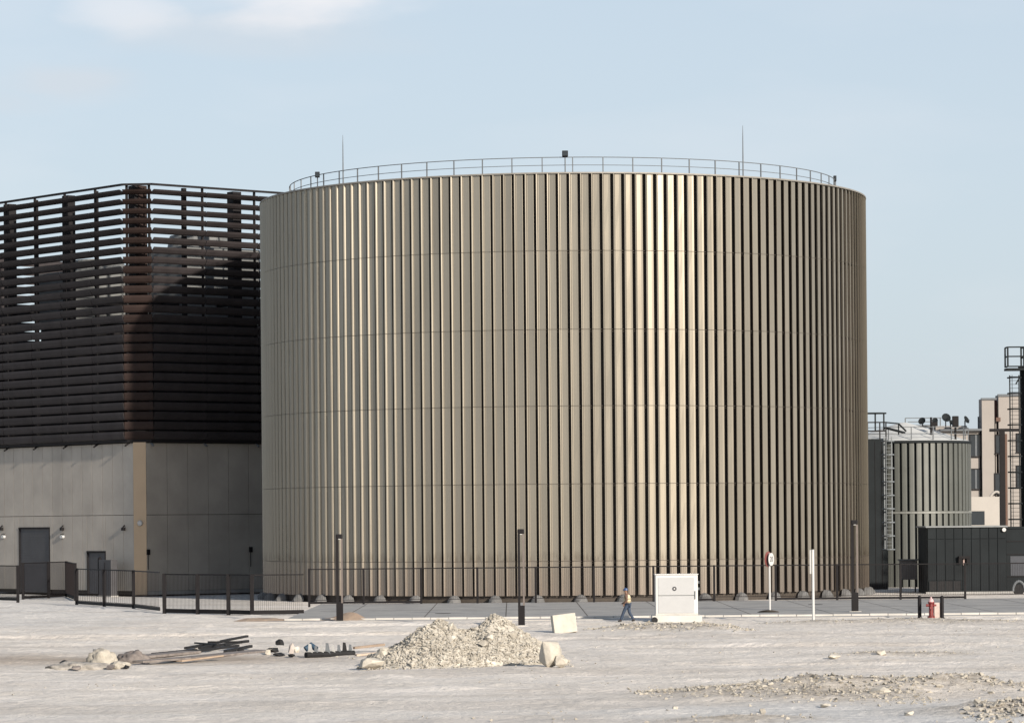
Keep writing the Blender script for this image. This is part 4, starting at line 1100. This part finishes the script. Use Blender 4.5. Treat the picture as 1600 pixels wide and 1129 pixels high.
# face
hc = Vector((.12, 0, 1.645))
fc = MB(); fc.tube([hc + Vector((.085, 0, .02)), hc + Vector((.115, 0, -.015)), hc + Vector((.09, 0, -.022))], [.008, .015, .010], 6); fc.build('nose', M['skin'], per, smooth=True)
for s_ in (-1, 1):
    MB().cyl(0, 0, -.006, .006, .024, n=10, m=Matrix.Translation(hc + Vector((-.005, s_ * .092, -.01))) @ Matrix.Rotation(PI / 2, 4, 'X')).build('ear', M['skin'], per)
    MB().tube([hc + Vector((.088, s_ * .03, .012)), hc + Vector((.098, s_ * .03, .012))], .010, 6).build('eye', M['print'], per)
MB().bar(hc + Vector((.092, -.022, -.052)), hc + Vector((.092, .022, -.052)), .008, .008).build('mouth', M['shirt'], per)
hv = []; hf = []; nn_, rr_ = 20, 7
for i in range(rr_):
    a_ = PI / 2 * i / (rr_ - 1)
    for j in range(nn_): hv.append((hc.x - .01 + .128 * math.cos(a_) * math.cos(2 * PI * j / nn_), .115 * math.cos(a_) * math.sin(2 * PI * j / nn_), hc.z + .03 + .125 * math.sin(a_)))
for i in range(rr_ - 1):
    for j in range(nn_): hf.append((i * nn_ + j, i * nn_ + (j + 1) % nn_, (i + 1) * nn_ + (j + 1) % nn_, (i + 1) * nn_ + j))
hm = MB().add(hv, hf); hm.cyl(hc.x + .01, 0, hc.z + .018, hc.z + .032, .155, n=20); hm.build('helmet', M['helmet'], per, smooth=True)

# ================================================================== RIGHT: SMALL TANK
ST = P(1413, 815, 286.0); sr = (1517 - 1413) * 286 / F
st = thing('small_tank', (ST.x, ST.y, YARD), 'smaller grey-green ribbed tank with a white conical roof, right of the bronze tank', 'tank')
sz = P(1460, 690, 281).z - YARD; ssm = P(1460, 800, 281).z - YARD
MB().cyl(0, 0, 0, sz, sr - 0.2, n=72).build('tank_shell', M['bluedark'], st)
NS = 58
def srib(h):
    w = sr * 2 * PI / NS * 0.33
    pf_ = [(-w - 0.01, sr - 0.2), (-w, sr - 0.01), (-w * .5, sr), (w * .5, sr), (w, sr - 0.01), (w + 0.01, sr - 0.2)]
    vs = [(t_, -r_, z_) for z_ in (0.012, h - 0.012) for (t_, r_) in pf_]
    return MB().add(vs, [(i, i + 1, 7 + i, 6 + i) for i in range(5)] + [tuple(range(6))[::-1], tuple(range(6, 12))])
m1, m2 = srib(ssm - 0.1).mesh('cladding_panel', M['greendark']), srib(sz - ssm - 0.2).mesh('cladding_panel', M['greendark'])
for k in range(NS):
    link('cladding_panel', m1, st, (0, 0, 0), rz=k * 2 * PI / NS); link('cladding_panel', m2, st, (0, 0, ssm + 0.1), rz=k * 2 * PI / NS)
ringm(sr - 0.19, sr + 0.05, ssm - 0.09, ssm + 0.09, 72).build('seam_band', mat('seam_band_grey', (0.15, 0.155, 0.145), 0.5, 0.2), st)
ringm(sr - 0.4, sr + 0.08, sz - 0.09, sz + 0.12, 72).build('roof_gutter', M['bluedark'], st)
apex = P(1413, 660, 286).z - YARD
MB().cyl(0, 0, sz + 0.121, apex, sr, 0.3, n=48).build('roof', M['roofwhite'], st)
rp = MB()
# railing round the small roof
for k in range(18): 
    a_ = k * 2 * PI / 18 + 0.35
    MB().box(-0.04, 0.04, -sr + 0.16, -sr + 0.24, sz + 0.1, sz + 1.25).build('railing_post', M['galv'], st).rotation_euler.z = a_
for z_ in (1.25, 0.7): MB().tube([((sr - 0.2) * math.cos(2 * PI * k / 48), (sr - 0.2) * math.sin(2 * PI * k / 48), sz + z_) for k in range(48)], 0.03, 6, True).build('railing_rail', M['galv'], st)
for px, lab in ((1455, 'dark lamp on a short post at the middle of the small tank roof'), (1493, 'dark boxy lamp on a short post at the right of the small tank roof')):
    Y = 282.5; p = P(px, 684, Y)
    t = thing('roof_lamp', p, lab, 'lamp', 'lamps on the small tank roof')
    MB().tube([(0, 0, -0.2), (0, 0, 1.75)], 0.09, 8).build('pole', M['black'], t)
    if px == 1493: MB().box(-0.26, 0.26, -0.2, 0.2, 0.95, 1.85).build('lamp_body', M['black'], t, bevel=0.05)
    else: MB().prism([(-0.05, -0.15), (0.55, -0.15), (0.55, 0.15), (-0.05, 0.15)], 1.0, 1.35).build('lamp_body', M['black'], t, bevel=0.05)
# dark service tower with ladder, between the tanks
sp0 = P(1371, 815, 270)
tw = thing('service_tower', (sp0.x, 273, YARD), 'narrow dark service tower with a railed platform between the two tanks', 'tower')
th_ = P(1371, 684, 270).z - YARD
MB().box(-1.6, 1.15, 0, 4.0, 0, th_).build('tower_body', M['bluedark'], tw, bevel=0.03)
for k in range(5): MB().box(-1.5 + k * 0.55, -1.46 + k * 0.55, -0.03, -0.001, 0.2, th_ - 0.2).build('cladding_joint', M['black'], tw)
for z_ in (0.55, 1.1, 1.95, 2.05): pass
hr_ = MB()
for xx in (-1.5, -0.4, 0.6, 1.1): hr_.box(xx - 0.05, xx + 0.05, 0.1, 0.2, th_, th_ + 1.35)
for zz2 in (0.65, 1.35): hr_.box(-1.55, 1.15, 0.11, 0.19, th_ + zz2 - 0.05, th_ + zz2 + 0.05)
hr_.build('platform_railing', M['black'], tw)
cw_ = MB()
for xx in (-0.45, 0.25, 0.95): cw_.box(xx - 0.06, xx + 0.06, 0.25, 0.33, th_ + 0.6, th_ + 2.1)
cw_.tube([(-0.75 + 0.95 * 1.0 * (1 + math.cos(2 * PI * k / 24)), 0.6 + 0.5 * math.sin(2 * PI * k / 24), th_ + 2.1) for k in range(24)], 0.07, 6, True)
cw_.build('cage_top', M['bluedark'], tw)
wk = MB(); wk.bar((1.15, 0.5, th_ + 1.35), (2.4, 2.5, th_ + 1.3), 0.10); wk.bar((2.4, 2.5, th_ + 1.3), (3.3, 5.0, th_ + 0.75), 0.10)
wk.bar((1.15, 0.5, th_ + 0.9), (3.0, 4.0, th_ + 0.6), 0.3, 0.12); wk.bar((2.4, 2.5, th_ + 1.3), (2.4, 2.5, th_ + 0.4), 0.1)
wk.build('access_bridge', M['bluedark'], tw)
def cage_ladder(px_a, px_b, y_top, y_bot, Y, lab, step, m_=M['galv'], hoops=True):
    a_ = P(px_a, y_bot, Y); b_ = P(px_b, y_top, Y); xm = (a_.x + b_.x) / 2
    t = thing('cage_ladder', (xm, Y, a_.z), lab, 'ladder', 'caged ladders'); w_ = (b_.x - a_.x) / 2; H_ = b_.z - a_.z
    for s2 in (-1, 1): MB().box(s2 * w_ - 0.045, s2 * w_ + 0.045, -0.04, 0.04, 0, H_).build('stringer', m_, t)
    rn = MB(); k = 0
    while k * 0.3 < H_: rn.box(-w_ + 0.05, w_ - 0.05, -0.015, 0.015, k * 0.3, k * 0.3 + 0.03); k += 1
    tag(rn.build('rungs', m_, t), kind='stuff')
    k = 0
    while k * step < H_:
        MB().tube([((w_ + 0.16) * math.cos(PI * j / 8), -(0.7) * math.sin(PI * j / 8), k * step) for j in range(9)], 0.065, 6).build('hoop', m_, t); k += 1
    for xx in (-0.5, 0.5):
        MB().box(xx * w_ * 1.5 - 0.02, xx * w_ * 1.5 + 0.02, -0.66, -0.62, 0, H_).build('cage_strap', m_, t)
    return t
cage_ladder(1383, 1393, 682, 858, 268, 'pale caged ladder climbing beside the dark service tower', 1.08, m_=mat('pale_ladder_steel', (0.15, 0.165, 0.175), 0.5, 0.2))

# grey cabinet on legs, plant room
p = G(1419, 920, YARD); 
t = thing('electrical_cabinet', (p.x, 262, YARD), 'grey electrical cabinet on legs in front of the small ribbed tank', 'cabinet')
p2 = P(1419, 890, 262); za, zb = P(1419, 905, 262).z - YARD, P(1419, 875, 262).z - YARD
t.location.x = p2.x
MB().box(-0.68, 0.68, -0.3, 0.3, za, zb).build('cabinet_body', mat('mid_grey_metal', (0.09, 0.088, 0.092), 0.5), t, bevel=0.02)
MB().box(-0.78, 0.78, -0.42, 0.38, zb + 0.001, zb + 0.10).build('rain_hood', M['galv'], t)
for s2 in (-1, 1): MB().box(s2 * 0.55 - 0.05, s2 * 0.55 + 0.05, -0.1, 0.1, 0, za).build('leg', M['black'], t)
PY = 256.0
pa, pb_ = P(1450, 920, PY), P(1572, 820, PY)
pr = thing('plant_room', (pa.x, PY, YARD), 'low dark slate-coloured plant room at the right picture edge', 'building')
W_ = pb_.x - pa.x; H_ = P(1510, 821, PY).z - YARD
MB().box(0, W_, 0.06, 6, 0, H_ - 0.12).build('wall', M['bluedark'], pr)
npn = 9; pw = W_ / npn
vent = (0, 4)
for k in range(npn):
    z1_ = 1.0 if k < 4 else 0.15
    MB().box(k * pw + 0.02, (k + 1) * pw - 0.02, 0, 0.058, z1_, H_ - 1.02).build('wall_panel', M['bluedark'], pr, bevel=0.01)
    MB().box(k * pw + 0.02, (k + 1) * pw - 0.02, 0, 0.058, H_ - 0.98, H_ - 0.14).build('wall_panel', M['bluedark'], pr, bevel=0.01)
MB().box(-0.15, W_ + 0.1, -0.15, 6.1, H_ - 0.118, H_).build('roof', mat('slate_roof_edge', (0.16, 0.17, 0.175), 0.5), pr)
o = MB().box(0.1, 4 * pw - 0.1, 0.02, 0.055, 0.2, 0.95).build('vent_opening', M['darkjunk'], pr)
for k in range(5): MB().box(0.1 + k * (4 * pw - 0.2) / 4.0 - 0.03, 0.13 + k * (4 * pw - 0.2) / 4.0, -0.02, 0.018, 0.2, 0.95).build('vent_bar', M['bluedark'], o)
MB().box(-0.2, W_ + 3, -0.5, 0.0, -0.1, 0.14).build('plinth', M['concrete'], pr)
lp_ = P(1506, 874, PY)
t = thing('wall_lamp', (lp_.x, PY, lp_.z), 'black hooded wall light on the slate plant room', 'wall lamp')
MB().box(-0.42, 0.42, -0.35, 0.0, 0.1, 0.28).build('hood', M['black'], t)
for s2 in (-1, 1): MB().box(s2 * 0.3 - 0.13, s2 * 0.3 + 0.13, -0.3, -0.001, -0.28, 0.099).build('lamp_body', M['black'], t)
MB().box(-0.07, 0.07, -0.1, -0.001, -0.4, 0.09).build('lens', mat('dusty_lens', (0.3, 0.22, 0.2), 0.4), t)
lp2 = P(1569, 826, PY - 0.2)
t = thing('wall_lamp', (lp2.x, PY, lp2.z - 0.05), 'small pale round light under the plant room roof edge', 'wall lamp')
MB().cyl(0, 0, 0.0, 0.2, 0.15, n=12, m=Matrix.Rotation(PI / 2, 4, 'X')).build('lens', M['white'], t); MB().box(-0.06, 0.06, -0.05, 0, 0.1, 0.2).build('bracket', M['black'], t)
# annex at right
ax_ = thing('plant_annex', (pb_.x + 0.15, PY + 1.0, YARD), 'dark annex joined to the right of the slate plant room', 'building')
MB().box(0, 5, 0, 5, 0, H_ - 0.25).build('wall', M['bluedark'], ax_)
for z_ in (1.2, 2.9, 3.9): MB().box(0.05, 4.9, -0.04, -0.001, z_, z_ + 0.06).build('cladding_joint', M['black'], ax_)
MB().box(0.3, 4.9, -0.03, -0.001, 1.3, 2.8).build('wall_panel', mat('navy_panel', (0.026, 0.03, 0.04), 0.6), ax_)
MB().box(-0.02, 5.1, -0.1, 5, H_ - 0.248, H_ - 0.1).build('roof', M['bluedark'], ax_)
# low dark chamber edge + round pipe mouth near the right
p = P(1592, 912, PY - 3); t = thing('drain_mouth', (p.x, PY - 3, YARD), 'grey half-round pipe mouth at the right picture edge', 'pipe')
MB().tube([(0.45 * math.cos(PI * k / 10), 0, 0.75 * math.sin(PI * k / 10) + 0.2) for k in range(11)], 0.10, 8).build('pipe_rim', M['galv'], t)
MB().cyl(0.0, 0, 0, 0.3, 0.42, n=16, m=Matrix.Translation((0, 0.3, 0.3)) @ Matrix.Rotation(PI / 2, 4, 'X')).build('pipe_bore', M['darkjunk'], t)

# dark stack with basket platform and ladder
SX = P(1622, 815, 262)
t = thing('dark_stack', (SX.x, 262, YARD), 'tall dark stack with a railed basket platform cut by the right picture edge', 'stack')
hs = P(1600, 578, 262).z - YARD
MB().cyl(0, 0, 0, hs, 1.32, n=32).build('stack_shell', M['bluedark'], t, smooth=False)
MB().cyl(0, 0, hs + 0.001, hs + 0.25, 1.45, n=32).build('stack_cap', M['black'], t)
xl, xr = P(1572, 560, 262).x - SX.x, P(1597, 560, 262).x - SX.x
zt_, zb2 = P(1580, 543, 262).z - YARD, P(1580, 574, 262).z - YARD
bk_ = MB()
for xx in (xl, xr): 
    for y_ in (-0.9, 0.5): bk_.box(xx - 0.06, xx + 0.06, y_ - 0.06, y_ + 0.06, zb2, zt_)
for z_ in (zt_, (zt_ + zb2) / 2 + 0.05, zb2 + 0.05): bk_.box(xl - 0.06, xr + 0.06, -0.95, -0.85, z_ - 0.05, z_ + 0.05); bk_.box(xl - 0.05, xl + 0.05, -0.85, 0.45, z_ - 0.05, z_ + 0.05)
bk_.build('basket_railing', M['bluedark'], t)
MB().box(xl - 0.08, xr + 0.4, -0.95, 0.6, zb2 - 0.25, zb2 - 0.08).build('basket_floor', M['bluedark'], t)
MB().bar((xr + 0.1, -0.3, zb2 - 0.2), (xl + 0.7, -0.3, zb2 - 1.3), 0.1).build('brace', M['bluedark'], t)
for z_ in (zt_, (zt_ + zb2) / 2): MB().tube([(xr + 1.4 + 1.5 * math.cos(2 * PI * k / 24), 1.5 * math.sin(2 * PI * k / 24), z_) for k in range(24)], 0.05, 6, True).build('top_ring', M['bluedark'], t)
cage_ladder(1580, 1592, 586, 860, 260.5, 'dark caged ladder on the stack at the right picture edge', 1.22, m_=M['bluedark'])
# black column with a cross arm
p = P(1567, 820, 292)
t = thing('steel_mast', (p.x, 292, YARD), 'thick black column with a horizontal arm in front of the beige apartment block', 'mast')
ht = P(1567, 674, 292).z - YARD
MB().box(-0.25, 0.22, -0.2, 0.2, 0, ht).build('column', M['black'], t, bevel=0.02)
MB().box(0.24, 0.42, -0.1, 0.1, 0, ht - 0.2).build('service_pipe', M['shirt'], t)
MB().box(P(1546, 674, 292).x - p.x, P(1592, 674, 292).x - p.x, -0.12, 0.12, ht + 0.001, ht + 0.26).build('arm', M['black'], t, bevel=0.02)

# apartment block far right
AY = 335.0
def ap(px, py): q_ = P(px, py, AY); return q_.x, q_.z - YARD
apb = thing('apartment_block', (0, AY, YARD), 'beige apartment block with dark windows behind the small tank', 'building')
def abox(pa_, pb2, y0, y1, name='wall', m_=M['beige'], base=False, parent=apb, bev=0):
    xa, zt2 = ap(*pa_); xb, zb3 = ap(*pb2)
    return MB().box(xa, xb, y0, y1, 0 if base else zb3, zt2).build(name, m_, parent, bevel=bev)
abox((1470, 671), (1533.8, 915), 0.5, 9, base=True)
abox((1534, 623), (1556, 915), 0, 2.2, base=True)
abox((1560, 617), (1640, 915), 0, 2.2, base=True)
abox((1556, 640), (1640, 915), 2.3, 12, base=True)
o = abox((1556.1, 624), (1559.9, 656), 1.0, 2, m_=mat('red_brown_reveal', (0.10, 0.05, 0.045), 0.8)); o.name = 'recess'
abox((1556.1, 656), (1559.9, 915), 0.3, 12, base=True)
abox((1556, 652), (1563, 658), -0.2, -0.01, name='downpipe_outlet', m_=M['shirt'])
for a_, b_ in (((1533, 621.5), (1557, 624.5)), ((1559, 615.5), (1642, 618.5)), ((1469, 669.8), (1534, 672.5))): abox(a_, b_, -0.12, 0.9 if a_[0] < 1500 else 0.3, name='parapet_coping', m_=M['galv'])
wins = [((1517, 679), (1533, 712)), ((1517, 733), (1533, 763)), ((1556, 680), (1570, 707)), ((1555, 740), (1571, 771)), ((1589, 678), (1604, 705)), ((1589, 728), (1604, 760)), ((1517, 795), (1533, 822))]
for i, (a_, b_) in enumerate(wins):
    yo = 0.5 if a_[0] < 1530 else 0.0
    w_ = abox(a_, b_, yo - 0.03, yo - 0.004, name='window', m_=M['glass'])
    xa, zt2 = ap(*a_); xb, zb3 = ap(*b_)
    fr = MB(); e_ = 0.09
    fr.box(xa - e_, xa, yo - 0.10, yo - 0.001, zb3 - e_, zt2 + e_); fr.box(xb, xb + e_, yo - 0.10, yo - 0.001, zb3 - e_, zt2 + e_)
    fr.box(xa, xb, yo - 0.10, yo - 0.001, zt2, zt2 + e_); fr.box(xa - .1, xb + .1, yo - 0.18, yo - 0.1005, zb3 - e_ - 0.04, zb3 - 0.02)
    fr.build('window_frame', M['steel'], w_)
    MB().box((xa + xb) / 2 - 0.02, (xa + xb) / 2 + 0.14, yo - 0.07, yo - 0.032, zb3, zt2).build('mullion', M['galv'], w_)
bw = thing('boundary_wall', (0, 318, YARD), 'pale stepped wall below the apartment windows beside the small tank', 'wall')
def q2(px, py): q_ = P(px, py, 318); return q_.x, q_.z - YARD
xa, zt2 = q2(1500, 776); xb, _ = q2(1566, 776); MB().box(xa, xb, 0, 0.4, 0, zt2).build('wall', M['beige_light'], bw, bevel=0.02)
xa, zt3 = q2(1546, 769); MB().tube([(xa + 0.1 + k * 0.13, 0.2, zt2 + 0.02 + 0.45 * math.sin(PI * k / 9)) for k in range(10)], 0.12, 8).build('arched_coping', M['beige_light'], bw)
xc, zc_ = q2(1526, 808); wv_ = MB().box(xc - 0.75, xc + 0.75, -0.05, -0.002, zc_ - 0.7, zc_ + 0.6).build('window', M['glass'], bw)
# far low roofs + dishes
fb = thing('low_block', (0, 345, YARD), 'low pale block with cluttered roof behind the small tank', 'building')
def q3(px, py): q_ = P(px, py, 345); return q_.x, q_.z - YARD
xa, zt2 = q3(1380, 676); xb, _ = q3(1500, 676); MB().box(xa, xb, 0, 8, 0, zt2).build('wall', M['beige_light'], fb)
xa, z3 = q3(1462, 665); xb, _ = q3(1512, 665); MB().box(xa, xb, 0.5, 6, zt2 + 0.001, z3).build('roof_room', M['beige'], fb, bevel=0.03)
xa, z3 = q3(1416, 668); xb, _ = q3(1462, 668); MB().box(xa, xb, 0.8, 1.0, z3, z3 + 0.3).build('roof_pipe', M['galv'], fb)
for px_a, px_b, py in ((1418, 1475, 652), (1422, 1470, 658)):
    xa, z3 = q3(px_a, py); xb, _ = q3(px_b, py)
    MB().bar((xa, 2, z3), (xb, 2, z3), 0.08).build('roof_cable', M['galv'], fb)
for px in (1418, 1473): xa, z3 = q3(px, 652); MB().bar((xa, 2, zt2), (xa, 2, z3), 0.1).build('roof_pole', M['galv'], fb)
for i, (px, py, r_, lab) in enumerate(((1441, 658, 0.40, 'small dark satellite dish, leftmost on the far roofs'), (1461, 657, 0.30, 'dark satellite dish beside the middle lamp post'), (1478, 653, 0.48, 'dark tilted satellite dish above the roof room'), (1486, 660, 0.28, 'tiny dark satellite dish lowest above the roof room'), (1509, 656, 0.42, 'dark satellite dish rightmost on the far roofs'))):
    q_ = P(px, py, 343); t = thing('satellite_dish', (q_.x, 343, q_.z), lab, 'satellite dish', 'satellite dishes on the far roofs', rz=R(20 * i - 30))
    vs = []; fs = []
    for a in range(4):
        for j in range(14): rr3 = r_ * a / 3; vs.append((rr3 * math.cos(2 * PI * j / 14), -0.3 * r_ * (a / 3) ** 2 + (0), rr3 * math.sin(2 * PI * j / 14)))
    for a in range(3):
        for j in range(14): fs.append((a * 14 + j, a * 14 + (j + 1) % 14, (a + 1) * 14 + (j + 1) % 14, (a + 1) * 14 + j))
    dm = MB().add([Matrix.Rotation(R(-25), 3, 'X') @ Vector(v) for v in vs], fs).build('dish', M['bluedark'], t)
    MB().bar((0, 0.1, 0), (0, 0.1, -1.1), 0.09).build('stand', M['black'], t)
    MB().bar((0, 0, -r_ * .5), (0, -r_ * 1.1, 0), 0.04).build('feed_arm', M['black'], t)
q_ = P(1529, 660, 336); o = thing('roof_pole', (q_.x, 336, q_.z), 'short dark pole on the roof left of the taller apartment part', 'pole')
MB().bar((0, 0, -0.8), (0, 0, 0.6), 0.16).build('pole', M['galv'], o); MB().bar((0, 0, 0.1), (0.5, 0, 0.1), 0.08).build('arm', M['galv'], o)
